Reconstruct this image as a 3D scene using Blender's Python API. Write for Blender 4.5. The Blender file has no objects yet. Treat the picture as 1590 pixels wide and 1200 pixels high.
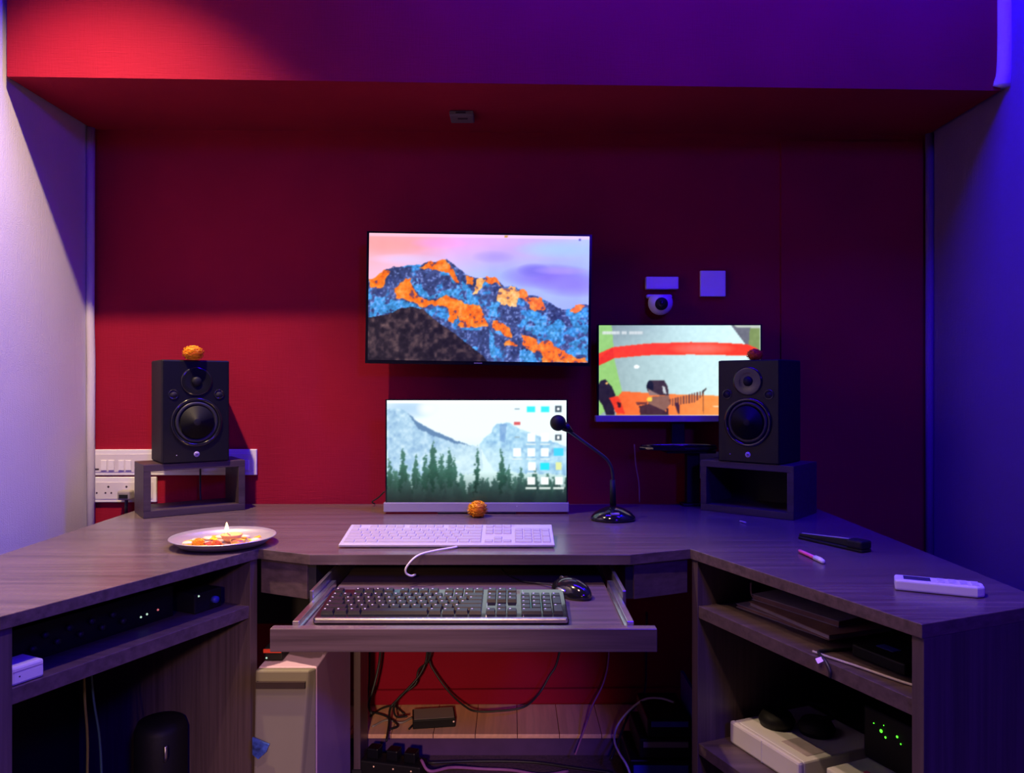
import bpy, bmesh, math, random
import numpy as np
from mathutils import Vector, Matrix, Euler
random.seed(4)
S = bpy.context.scene
C = S.collection
PI = math.pi
FPX = 1200.0
CZ = 1.075                      # camera height
FL = 0.04                       # carpet level

# ------------------------------------------------------------- camera, world, lights
cd = bpy.data.cameras.new('camera'); cam = bpy.data.objects.new('camera', cd); C.objects.link(cam)
cam.location = (0, 0, CZ); cam.rotation_euler = (PI/2, 0, 0)
cd.sensor_fit = 'HORIZONTAL'; cd.sensor_width = 36.0; cd.lens = 36.0*FPX/1590; cd.clip_start = 0.02
S.camera = cam
w = bpy.data.worlds.new('world'); S.world = w; w.use_nodes = True
w.node_tree.nodes['Background'].inputs[0].default_value = (0.01, 0.008, 0.012, 1)
w.node_tree.nodes['Background'].inputs[1].default_value = 0.2
S.view_settings.view_transform = 'Standard'; S.view_settings.look = 'None'
S.view_settings.exposure = 0.0; S.view_settings.gamma = 1.0; S.view_settings.use_curve_mapping = False

def lamp(name, kind, loc, power, col, target=None, size=0.05, spot=None, blend=0.3, size_y=None):
    l = bpy.data.lights.new(name, kind); l.energy = power; l.color = col
    if kind == 'AREA':
        l.size = size
        if size_y: l.shape = 'RECTANGLE'; l.size_y = size_y
    else: l.shadow_soft_size = size
    if kind == 'SPOT': l.spot_size = math.radians(spot); l.spot_blend = blend
    o = bpy.data.objects.new(name, l); C.objects.link(o); o.location = loc
    if target: o.rotation_euler = (Vector(target)-Vector(loc)).to_track_quat('-Z', 'Y').to_euler()
    return o
CEIL = 2.62
# recessed warm ceiling spot on the left, close to the beam
lamp('downlight_lamp', 'SPOT', (-0.91, 1.47, CEIL-0.06), 228, (1.0, 0.71, 0.41), (-1.12, 1.49, 0), 0.02, 93, 0.75)
# second warm ceiling spot above the chair
lamp('downlight_lamp', 'SPOT', (-0.30, 0.72, CEIL-0.06), 64, (1.0, 0.62, 0.50), (-0.20, 0.72, 0), 0.03, 80, 0.35)
# added warm fill from behind the camera, aimed under the desk
lamp('underdesk_fill_lamp', 'SPOT', (-0.10, -2.2, 1.72), 330, (1.0, 0.60, 0.38), (-0.34, 2.2, 0.03), 0.10, 16.5, 0.8)
# blue LED cove strips on the right of the beam and a blue LED flood lamp in the room behind
lamp('blue_cove_lamp', 'AREA', (1.16, 1.88, CEIL-0.06), 20, (0.0, 0.0, 1.0), (1.24, 1.88, 0), 0.22, size_y=0.06)
lamp('blue_cove_lamp', 'AREA', (0.30, 1.66, CEIL-0.04), 62, (0.03, 0.0, 1.0), (0.45, 2.0, 1.5), 1.8, size_y=0.06)
lamp('blue_flood_lamp', 'AREA', (1.10, -1.6, 2.40), 50, (0.05, 0.0, 1.0), (-0.9, 2.2, 1.1), 0.35)

# ------------------------------------------------------------- materials
def srgb(r, g, b):
    f = lambda c: (c/255)/12.92 if c/255 <= 0.04045 else ((c/255+0.055)/1.055)**2.4
    return (f(r), f(g), f(b), 1)
def mat(name, col, rough=0.5, metal=0.0, noise=None, bump=0.0, spec=0.5, emis=None, es=1.0, coat=0.0, var=0.12):
    m = bpy.data.materials.new(name); m.use_nodes = True
    nt = m.node_tree; b = nt.nodes['Principled BSDF']
    if len(col) == 3: col = (*col, 1)
    b.inputs['Base Color'].default_value = col; b.inputs['Roughness'].default_value = rough
    b.inputs['Metallic'].default_value = metal; b.inputs['Specular IOR Level'].default_value = spec
    b.inputs['Coat Weight'].default_value = coat
    if emis: b.inputs['Emission Color'].default_value = (*emis[:3], 1); b.inputs['Emission Strength'].default_value = es
    tc = nt.nodes.new('ShaderNodeTexCoord'); n = nt.nodes.new('ShaderNodeTexNoise')
    nt.links.new(tc.outputs['Object'], n.inputs['Vector'])
    n.inputs['Scale'].default_value = noise or 40; n.inputs['Detail'].default_value = 3
    r = nt.nodes.new('ShaderNodeValToRGB')
    r.color_ramp.elements[0].color = tuple(c*(1-var) for c in col[:3])+(1,)
    r.color_ramp.elements[1].color = tuple(min(1, c*(1+var)) for c in col[:3])+(1,)
    r.color_ramp.elements[0].position = 0.3; r.color_ramp.elements[1].position = 0.7
    nt.links.new(n.outputs['Fac'], r.inputs['Fac']); nt.links.new(r.outputs['Color'], b.inputs['Base Color'])
    if bump:
        bp = nt.nodes.new('ShaderNodeBump'); bp.inputs['Strength'].default_value = bump; bp.inputs['Distance'].default_value = 0.002
        nt.links.new(n.outputs['Fac'], bp.inputs['Height']); nt.links.new(bp.outputs['Normal'], b.inputs['Normal'])
    return m
def wood(name, col, scale, rough=0.34, var=0.30, spec=0.5):
    """laminate with long streaks; scale = (sx, sy, sz), small along the grain"""
    m = bpy.data.materials.new(name); m.use_nodes = True
    nt = m.node_tree; b = nt.nodes['Principled BSDF']; b.inputs['Roughness'].default_value = rough
    b.inputs['Specular IOR Level'].default_value = spec
    tc = nt.nodes.new('ShaderNodeTexCoord'); mp = nt.nodes.new('ShaderNodeMapping'); mp.inputs['Scale'].default_value = scale
    nt.links.new(tc.outputs['Object'], mp.inputs['Vector'])
    n = nt.nodes.new('ShaderNodeTexNoise'); n.inputs['Scale'].default_value = 1; n.inputs['Detail'].default_value = 5; n.inputs['Roughness'].default_value = 0.6
    nt.links.new(mp.outputs['Vector'], n.inputs['Vector'])
    r = nt.nodes.new('ShaderNodeValToRGB')
    r.color_ramp.elements[0].color = tuple(c*(1-var) for c in col[:3])+(1,); r.color_ramp.elements[0].position = 0.32
    r.color_ramp.elements[1].color = tuple(c*(1+var) for c in col[:3])+(1,); r.color_ramp.elements[1].position = 0.68
    nt.links.new(n.outputs['Fac'], r.inputs['Fac']); nt.links.new(r.outputs['Color'], b.inputs['Base Color'])
    bp = nt.nodes.new('ShaderNodeBump'); bp.inputs['Strength'].default_value = 0.12; bp.inputs['Distance'].default_value = 0.001
    nt.links.new(n.outputs['Fac'], bp.inputs['Height']); nt.links.new(bp.outputs['Normal'], b.inputs['Normal'])
    return m
def fabric(name, col, bump=0.5, var=0.10):
    m = mat(name, col, 0.9, noise=3.0, spec=0.15, var=var)
    nt = m.node_tree; b = nt.nodes['Principled BSDF']
    tc = nt.nodes.new('ShaderNodeTexCoord')
    hs = []
    for sc in ((900, 900, 60), (60, 900, 900)):
        mp = nt.nodes.new('ShaderNodeMapping'); mp.inputs['Scale'].default_value = [v*0.35 for v in sc]
        n = nt.nodes.new('ShaderNodeTexNoise'); n.inputs['Scale'].default_value = 1; n.inputs['Detail'].default_value = 2
        nt.links.new(tc.outputs['Object'], mp.inputs['Vector']); nt.links.new(mp.outputs['Vector'], n.inputs['Vector']); hs.append(n)
    ad = nt.nodes.new('ShaderNodeMath'); ad.operation = 'ADD'
    nt.links.new(hs[0].outputs['Fac'], ad.inputs[0]); nt.links.new(hs[1].outputs['Fac'], ad.inputs[1])
    bp = nt.nodes.new('ShaderNodeBump'); bp.inputs['Strength'].default_value = bump; bp.inputs['Distance'].default_value = 0.0015
    nt.links.new(ad.outputs[0], bp.inputs['Height']); nt.links.new(bp.outputs['Normal'], b.inputs['Normal'])
    return m
M = {
 'red': fabric('red_fabric', (0.28, 0.006, 0.026)),
 'grey': fabric('pale_grey_fabric', (0.60, 0.56, 0.58), var=0.05),
 'shaded_grey': fabric('shaded_grey_fabric', (0.17, 0.085, 0.24), var=0.05),  # grey wall fabric with the right side's shade and purple tint coloured in
 'room': mat('room_paint', (0.035, 0.03, 0.035), 0.8, noise=5),
 'carpet': mat('dark_carpet', (0.10, 0.055, 0.07), 0.95, noise=160, bump=0.8, var=0.3),
 'plank': wood('tan_board', (0.88, 0.50, 0.30), (60, 4, 60), 0.45, 0.12),
 'riser': mat('step_paint_blue_lit', (0.085, 0.035, 0.12), 0.6, noise=20),  # purple from the blue light is put into the step colour
 'wood_x': wood('dark_laminate', (0.122, 0.084, 0.080), (2.5, 75, 75), 0.26, 0.30, 0.55),
 'wood_z': wood('dark_laminate_upright', (0.095, 0.062, 0.068), (90, 90, 2.5), 0.42, 0.32),
 'wood_b': wood('dark_laminate_board', (0.095, 0.062, 0.068), (2.5, 75, 75), 0.42, 0.30),
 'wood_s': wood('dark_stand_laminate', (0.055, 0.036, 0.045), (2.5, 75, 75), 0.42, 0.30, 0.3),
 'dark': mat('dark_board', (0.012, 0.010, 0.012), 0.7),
 'black': mat('black_plastic', (0.005, 0.005, 0.007), 0.38, noise=60, spec=0.3),
 'gloss': mat('black_gloss', (0.010, 0.010, 0.012), 0.12, noise=20, coat=0.5),
 'matte': mat('black_matte', (0.008, 0.0075, 0.008), 0.6, spec=0.3, noise=120, bump=0.2),
 'cone': mat('speaker_cone', (0.006, 0.006, 0.009), 0.6, noise=80, spec=0.25),
 'rubber': mat('black_rubber', (0.02, 0.02, 0.022), 0.45),
 'white': mat('white_plastic', (0.78, 0.76, 0.76), 0.35, noise=10, var=0.03),
 'key_w': mat('white_key', (0.38, 0.34, 0.37), 0.4, noise=10, var=0.03),
 'kbody': mat('keyboard_white', (0.45, 0.42, 0.44), 0.4, noise=10, var=0.03),
 'cream': mat('warm_lit_white_plastic', (0.76, 0.72, 0.66), 0.45, noise=10, var=0.04),  # white plastic with the warm front light put into its colour
 'ptrim': mat('white_monitor_chin', (0.32, 0.29, 0.34), 0.35, noise=10, var=0.03),
 'sensor': mat('sensor_plastic', (0.14, 0.12, 0.12), 0.5, noise=10, var=0.04),
 'pgrey': mat('grey_plastic', (0.30, 0.27, 0.25), 0.5, noise=10, var=0.04),
 'beige': mat('beige_case', (0.20, 0.18, 0.15), 0.5, noise=8, var=0.05),
 'case_lit': mat('purple_lit_case_metal', (0.62, 0.42, 0.62), 0.42, noise=8, var=0.05),  # purple light on the tower side is put into this colour
 'steel': mat('polished_steel', (0.85, 0.80, 0.76), 0.36, 0.8, noise=30, var=0.04),
 'rail': mat('zinc_rail', (0.70, 0.68, 0.68), 0.28, 1.0, noise=60, var=0.1),
 'slot': mat('dark_slot', (0.03, 0.015, 0.02), 0.6),
 'faint': mat('switch_plastic', (0.66, 0.62, 0.62), 0.3, noise=10, var=0.03),
 'orange': mat('marigold_petal', (1.0, 0.40, 0.004), 0.6, noise=60, var=0.25),
 'rust': mat('deep_orange_petal', (0.75, 0.16, 0.02), 0.6, noise=60, var=0.25),
 'redp': mat('red_powder', (0.55, 0.05, 0.03), 0.9, noise=200, bump=0.5),
 'brass': mat('brass', (0.85, 0.55, 0.20), 0.3, 1.0),
 'clay': mat('clay_lamp', (0.55, 0.26, 0.10), 0.6),
 'sweet': mat('pale_sweet', (0.80, 0.55, 0.35), 0.6, noise=90),
 'pink': mat('pink_plastic', (0.85, 0.12, 0.30), 0.35),
 'bluep': mat('blue_card', (0.03, 0.07, 0.35), 0.4, noise=60, var=0.7),
 'blue': mat('blue_board', (0.05, 0.06, 0.45), 0.5),
 'green': mat('green_cable', (0.06, 0.16, 0.10), 0.5),
 'yellow': mat('yellow_cable', (0.30, 0.30, 0.03), 0.5),
 'violet': mat('violet_cable', (0.35, 0.12, 0.30), 0.5),
 'brown': mat('brown_paper', (0.32, 0.17, 0.14), 0.7, noise=30),
 'paper': mat('paper', (0.45, 0.38, 0.42), 0.7, noise=30),
 'lcd': mat('lcd_glass', (0.06, 0.06, 0.12), 0.15),
 'logo': mat('silver_emblem', (0.55, 0.5, 0.6), 0.3, 0.3, var=0.02),
 'led_g': mat('green_led', (0, 0.1, 0), 0.4, emis=(0.10, 1.0, 0.03), es=2.0),
 'led_w': mat('white_led', (0.1, 0.1, 0.1), 0.4, emis=(0.6, 0.9, 0.7), es=0.8),
 'led_r': mat('red_led', (0.1, 0, 0), 0.4, emis=(0.9, 0.2, 0.25), es=0.7),
 'led_o': mat('orange_neon', (0.2, 0, 0), 0.4, emis=(1.0, 0.45, 0.35), es=0.5),
 'led_p': mat('violet_led', (0.1, 0, 0.1), 0.4, emis=(0.45, 0.2, 1.0), es=1.2),
 'neon': mat('red_orange_plastic', (0.75, 0.06, 0.02), 0.4, noise=10),
 'flame': mat('flame', (1, 0.6, 0.2), 0.5, emis=(1.0, 0.72, 0.28), es=5),
}

# ------------------------------------------------------------- geometry helper
class G:
    def __init__(s): s.bm = bmesh.new(); s.mi = 0
    def _tag(s, fs):
        for f in fs: f.material_index = s.mi
    def poly(s, vs, fs):
        v = [s.bm.verts.new(p) for p in vs]; out = []
        for f in fs:
            try: out.append(s.bm.faces.new([v[i] for i in f]))
            except ValueError: pass
        s._tag(out); return s
    def box(s, x0, x1, y0, y1, z0, z1, taper=0.0):
        t = taper
        return s.poly([(x0,y0,z0),(x1,y0,z0),(x1,y1,z0),(x0,y1,z0),(x0+t,y0+t,z1),(x1-t,y0+t,z1),(x1-t,y1-t,z1),(x0+t,y1-t,z1)],
            [(3,2,1,0),(4,5,6,7),(0,1,5,4),(1,2,6,5),(2,3,7,6),(3,0,4,7)])
    def prism(s, pts, z0, z1):
        a = sum(pts[i][0]*pts[(i+1)%len(pts)][1]-pts[(i+1)%len(pts)][0]*pts[i][1] for i in range(len(pts)))
        if a < 0: pts = pts[::-1]
        n = len(pts); vs = [(x,y,z0) for x,y in pts]+[(x,y,z1) for x,y in pts]
        return s.poly(vs, [tuple(range(n))[::-1], tuple(range(n, 2*n))]+[(i,(i+1)%n,n+(i+1)%n,n+i) for i in range(n)])
    def prism_y(s, pts, y0, y1):      # outline in x,z
        a = sum(pts[i][0]*pts[(i+1)%len(pts)][1]-pts[(i+1)%len(pts)][0]*pts[i][1] for i in range(len(pts)))
        if a < 0: pts = pts[::-1]
        n = len(pts); vs = [(x,y0,z) for x,z in pts]+[(x,y1,z) for x,z in pts]
        return s.poly(vs, [tuple(range(n)), tuple(range(n, 2*n))[::-1]]+[(i,n+i,n+(i+1)%n,(i+1)%n) for i in range(n)])
    def wallseg(s, a, b, t, z0, z1):  # vertical board along a->b, thickness t to the left of a->b
        d = Vector((b[0]-a[0], b[1]-a[1])).normalized(); n = Vector((-d.y, d.x))*t
        return s.prism([a, b, (b[0]+n.x, b[1]+n.y), (a[0]+n.x, a[1]+n.y)], z0, z1)
    def tube(s, pts, r, n=8, caps=True):
        pts = [Vector(p) for p in pts]; rings = []
        rr = r if isinstance(r, (list, tuple)) else [r]*len(pts)
        up = None
        for i, p in enumerate(pts):
            t = (pts[min(i+1, len(pts)-1)]-pts[max(i-1, 0)])
            if t.length < 1e-9: t = Vector((0,0,1))
            t.normalize()
            if up is None: up = t.orthogonal().normalized()
            up = (up - t*up.dot(t)); up = up.normalized() if up.length > 1e-6 else t.orthogonal().normalized()
            w_ = t.cross(up)
            rings.append([s.bm.verts.new(p+(up*math.cos(k*2*PI/n)+w_*math.sin(k*2*PI/n))*rr[i]) for k in range(n)])
        fs = []
        for a, b in zip(rings, rings[1:]):
            for k in range(n): fs.append(s.bm.faces.new((a[k], a[(k+1)%n], b[(k+1)%n], b[k])))
        if caps: fs.append(s.bm.faces.new(rings[0][::-1])); fs.append(s.bm.faces.new(rings[-1]))
        for f in fs: f.smooth = True
        s._tag(fs); return s
    def cyl(s, p0, p1, r0, r1=None, n=20):
        s.tube([p0, p1], [r0, r1 if r1 is not None else r0], n)
        return s
    def lathe(s, prof, c=(0,0,0), axis='z', n=32, sx=1.0, sy=1.0):
        rings = []
        for r, h in prof:
            ring = []
            for k in range(n):
                a = 2*PI*k/n; u, v = r*math.cos(a)*sx, r*math.sin(a)*sy
                p = (c[0]+u, c[1]+v, c[2]+h) if axis == 'z' else (c[0]+u, c[1]-h, c[2]+v)
                ring.append(s.bm.verts.new(p))
            rings.append(ring)
        fs = []
        for a, b in zip(rings, rings[1:]):
            for k in range(n): fs.append(s.bm.faces.new((a[k], a[(k+1)%n], b[(k+1)%n], b[k])))
        if prof[0][0] > 1e-5: fs.append(s.bm.faces.new(rings[0][::-1]))
        if prof[-1][0] > 1e-5: fs.append(s.bm.faces.new(rings[-1]))
        for f in fs: f.smooth = True
        s._tag(fs)
        return s
    def ball(s, c, r, sc=(1,1,1), u=16, v=10, rot=None):
        mt = Matrix.Translation(c) @ (rot if rot else Matrix()) @ Matrix.Diagonal((*sc, 1))
        q = bmesh.ops.create_uvsphere(s.bm, u_segments=u, v_segments=v, radius=r, matrix=mt)
        fs = {f for x in q['verts'] for f in x.link_faces}
        for f in fs: f.smooth = True
        s._tag(fs); return s
MW = {}
def mesh_of(g, mats, inv=None):
    bmesh.ops.remove_doubles(g.bm, verts=g.bm.verts, dist=1e-6)
    bmesh.ops.recalc_face_normals(g.bm, faces=g.bm.faces)
    me = bpy.data.meshes.new('mesh'); g.bm.to_mesh(me); g.bm.free()
    if inv is not None: me.transform(inv)
    for m in (mats if isinstance(mats, (list, tuple)) else [mats]): me.materials.append(M[m] if isinstance(m, str) else m)
    return me
def part(name, g, mats, parent=None, world=False, bevel=0.0, label=None, seg=2):
    inv = MW[parent.name].inverted() if (world and parent) else None
    o = bpy.data.objects.new(name, mesh_of(g, mats, inv)); C.objects.link(o)
    if parent: o.parent = parent; MW[o.name] = MW[parent.name]
    else: MW[o.name] = Matrix()
    if bevel:
        b = o.modifiers.new('bevel', 'BEVEL'); b.width = bevel; b.segments = seg; b.limit_method = 'ANGLE'; b.angle_limit = math.radians(40)
    if label: o['label'] = label
    return o
def thing(name, label, cat, loc=(0,0,0), rot=(0,0,0), group=None):
    o = bpy.data.objects.new(name, None); C.objects.link(o); o.empty_display_size = 0.02
    o.location = loc; o.rotation_euler = rot
    MW[o.name] = Matrix.Translation(loc) @ Euler(rot).to_matrix().to_4x4()
    o['label'] = label; o['category'] = cat
    if group: o['group'] = group
    return o
def tag(o, label, cat, group=None):
    o['label'] = label; o['category'] = cat
    if group: o['group'] = group
    # origin at the thing's own base
    if o.type == 'MESH' and o.parent is None:
        v = [x.co for x in o.data.vertices]
        c = Vector(((min(a.x for a in v)+max(a.x for a in v))/2, (min(a.y for a in v)+max(a.y for a in v))/2, min(a.z for a in v)))
        if o.location.length < 1e-9: o.data.transform(Matrix.Translation(-c)); o.location = c
    return o
def struct(name, g, mats, label=None, bevel=0.0):
    o = part(name, g, mats, None, bevel=bevel); o['kind'] = 'structure'
    if label: o['label'] = label
    return o
def W(px, py, d): return Vector(((px-795)/FPX*d, d, CZ-(py-600)/FPX*d))
def smooth(pts, k=6):
    pts = [Vector(p) for p in pts]; P = [2*pts[0]-pts[1]]+pts+[2*pts[-1]-pts[-2]]; out = []
    for i in range(1, len(P)-2):
        for j in range(k):
            t = j/k; a, b, c, d = P[i-1], P[i], P[i+1], P[i+2]
            out.append(0.5*((2*b)+(c-a)*t+(2*a-5*b+4*c-d)*t*t+(3*b-a-3*c+d)*t**3))
    out.append(pts[-1]); return out
def cable(label, pts, r, m, group=None, name='cable'):
    o = part(name, G().tube(smooth(pts), r, 6), m); return tag(o, label, 'cable', group)

# ------------------------------------------------------------- structure
XL, XR = -1.283, 1.300
def yw(x): return 2.345+(x-XL)*0.022          # back wall (very slightly askew)
def yb(x): return 1.945+(x-XL)*0.036          # face of the ceiling beam
BL, BR = (XL, yw(XL)), (XR, yw(XR))
SOF = 1.855
struct('wall_back', G().prism([(XL-.1, yw(XL-.1)), (XR+.1, yw(XR+.1)), (XR+.1, yw(XR)+.1), (XL-.1, yw(XL)+.1)], FL-.1, SOF+.05), 'red')
struct('wall_left', G().box(XL-.1, XL, 0.6, 2.40, FL-.1, CEIL), 'grey')
struct('wall_left_rear', G().box(XL-.1, XL-.001, -3.0, 0.6, FL-.1, CEIL), 'room')
struct('wall_right', G().box(XR, XR+.1, 0.6, 2.45, FL-.1, CEIL), 'shaded_grey')
struct('wall_right_rear', G().box(XR+.001, XR+.1, -3.0, 0.6, FL-.1, CEIL), 'room')
struct('wall_front', G().box(XL-.1, XR+.1, -3.1, -3.0, FL-.1, CEIL), 'room')
struct('ceiling', G().box(XL-.1, XR+.1, -3.1, 2.5, CEIL, CEIL+.1), 'room')
struct('floor', G().box(XL-.1, XR+.1, -3.1, 2.5, FL-.1, FL), 'carpet')
struct('trim_1', G().prism([(XL+.012, yb(XL)), (XR-.012, yb(XR)), (XR-.012, yw(XR)+.02), (XL+.012, yw(XL)+.02)], SOF, CEIL), 'red',
       'red fabric covered beam hanging below the ceiling')
# corner fabric folds
struct('trim_2', G().tube([(XL+.012, yw(XL)-.012, .12), (XL+.012, yw(XL)-.012, 1.0), (XL+.014, yw(XL)-.014, 1.15), (XL+.010, yw(XL)-.012, 1.28), (XL+.012, yw(XL)-.012, SOF)], .012, 10), 'grey')
struct('trim_3', G().tube([(XR-.010, yw(XR)-.014, .12), (XR-.010, yw(XR)-.014, SOF)], .012, 10), 'shaded_grey')
struct('trim_4', G().tube(smooth([(XR, yb(XR)-.005, CEIL), (XR, yb(XR)-.006, 2.2), (XR-.001, yb(XR)-.006, 1.93), (XR-.012, yb(XR)-.004, 1.862)]), .022, 10), 'grey')
# raised red panel on the right of the back wall
a0, a1 = .83, XR-.03
struct('trim_5', G().prism([(a0, yw(a0)-.009), (a1, yw(a1)-.009), (a1, yw(a1)+.01), (a0, yw(a0)+.01)], .16, 1.832), 'red')
# skirting and boarded step along the back wall
struct('baseboard_back', G().prism([(XL, yw(XL)-.014), (XR, yw(XR)-.014), (XR, yw(XR)+.01), (XL, yw(XL)+.01)], .105, .150), 'red', bevel=.004)
sp = struct('trim_6', G().box(XL, XR, 2.170, 2.40, FL, .090), 'riser')
xs = XL; first = None
while xs < XR-.02:
    xe = min(xs+.118, XR)
    if first is None or xe-xs < .117:
        o = part('plank', G().box(.0008, xe-xs-.0008, 0, .205, 0, .0115), 'plank', sp, bevel=.001)
        if first is None: first = o
    else:
        o = first.copy(); C.objects.link(o); o.parent = sp
    o.location = (xs, 2.163, .0902); xs = xe

# ------------------------------------------------------------- desk
DT = .72; TH = .022
LA, LB = (-.554, 1.690), (-.790, 1.193)
RA, RB = (.390, 1.690), (.612, 1.154)
nl = Vector((-.903, .429)); nr = Vector((.924, .383))
XO, XP = -1.08, .888
LBo = (XO, 1.193+(-.79-XO)/.903*.429); LAo = (XO, 1.69+(-.554-XO)/.903*.429)
RBo = (XP, 1.154+(XP-.612)/.924*.383); RAo = (XP, 1.69+(XP-.39)/.924*.383)
top = part('desktop', G().prism([LBo, LB, LA, (-.427, 1.632), (.250, 1.632), RA, RB, RBo, (XP, 2.335), (XO, 2.335)], DT-TH, DT), 'wood_x', bevel=.0012)
tag(top, 'dark woodgrain winged desktop carrying the screens, speakers and keyboard', 'desktop')
def cabinet(name, label, A, B, Bo, Ao, n, shelves, flip):
    c = thing(name, label, 'cabinet', ((A[0]+Bo[0])/2, (A[1]+Bo[1])/2, FL))
    A, B, Ao, Bo = map(Vector, (A, B, Ao, Bo)); f = (B-A).normalized(); t = .021
    z1 = DT-TH
    e = .004
    q = lambda *v: [tuple(x) for x in v]
    A2, Ao2 = A+n*e, Ao
    part('side_panel', G().prism(q(A2, A2+f*t, Ao+f*t-n*.002, Ao-n*.002), FL, z1), 'wood_z', c, True, .001)
    part('end_panel', G().prism(q(B+n*e, B+n*e-f*t, Bo-f*t-n*.002, Bo-n*.002), FL, z1), 'wood_z', c, True, .001)
    part('back_panel', G().prism(q(Ao+f*t-n*.003, Bo-f*t-n*.003, Bo-f*t-n*.020, Ao+f*t-n*.020), FL, z1), 'dark', c, True)  # near-black colour stands in for the shade inside the cabinet
    for i, (z, th) in enumerate(shelves):
        a, b = A+n*.006+f*t, B+n*.006-f*t
        part('shelf', G().prism(q(a, b, Bo-f*t-n*.020, Ao+f*t-n*.020), z-th, z), 'wood_b', c, True, .001)
    part('floor_panel', G().prism(q(A+n*.02+f*t, B+n*.02-f*t, Bo-f*t-n*.02, Ao+f*t-n*.02), FL, FL+.06), 'wood_b', c, True)
    return c
cabinet('open_cabinet', 'dark open shelf cabinet on the left, under the oil lamp plate side of the desk', LA, LB, LBo, LAo, nl, [(.600, .026)], 0)
cabinet('open_cabinet', 'dark open shelf cabinet on the right holding the white box and papers', RA, RB, RBo, RAo, nr, [(.600, .026), (.303, .024)], 1)
# slanted aprons and the drawer housing
dh = thing('pull_out_tray_unit', 'pulled out woodgrain keyboard drawer on metal slides under the desktop', 'drawer', (-.085, 1.5, .62))
part('apron', G().prism([(-.552, 1.700), (-.436, 1.645), (-.430, 1.662), (-.546, 1.716)], .622, DT-TH), 'wood_b', dh, True, .001)
part('apron', G().prism([(.386, 1.700), (.260, 1.645), (.254, 1.662), (.380, 1.716)], .622, DT-TH), 'wood_b', dh, True, .001)
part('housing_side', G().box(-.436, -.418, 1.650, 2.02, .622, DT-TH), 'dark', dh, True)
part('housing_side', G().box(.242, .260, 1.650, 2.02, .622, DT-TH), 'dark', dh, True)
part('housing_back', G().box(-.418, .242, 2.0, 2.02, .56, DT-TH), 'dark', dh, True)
part('tray_board', G().box(-.366, .197, 1.337, 1.93, .640, .6555), 'wood_b', dh, True, .001)
part('front_board', G().box(-.4125, .2475, 1.316, 1.336, .6225, .6625), 'wood_x', dh, True, .0015)
for sx, x in ((-1, -.374), (1, .205)):
    r = part('slide_rail', G().box(x-.006, x+.006, 1.337, 1.62, .644, .669).box(x-.0035 if sx < 0 else x-.009, x+.009 if sx < 0 else x+.0035, 1.345, 1.60, .656, .659), 'rail', dh, True, .001)
    part('outer_rail', G().box(x-.0135 if sx < 0 else x+.0065, x-.0065 if sx < 0 else x+.0135, 1.48, 1.99, .640, .684), 'rail', dh, True, .001)
# rear leg board of the desk
lg = thing('leg_board', 'dark upright support board under the desk beside the computer tower', 'desk leg', (-.41, 2.09, FL))
part('board', G().box(-.420, -.402, 2.05, 2.155, FL, DT-TH), 'wood_z', lg, True, .001)
part('foot_block', G().box(-.424, -.398, 2.045, 2.16, FL, FL+.02), 'dark', lg, True)
md = part('added_dark_board', G().box(-1.00, -.422, 2.20, 2.218, .40, DT-TH), 'dark'); tag(md, 'dark board added to blacken the gap behind the computer tower, under the desktop', 'board')  # added dark sheet that keeps the gap behind the tower black

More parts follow.
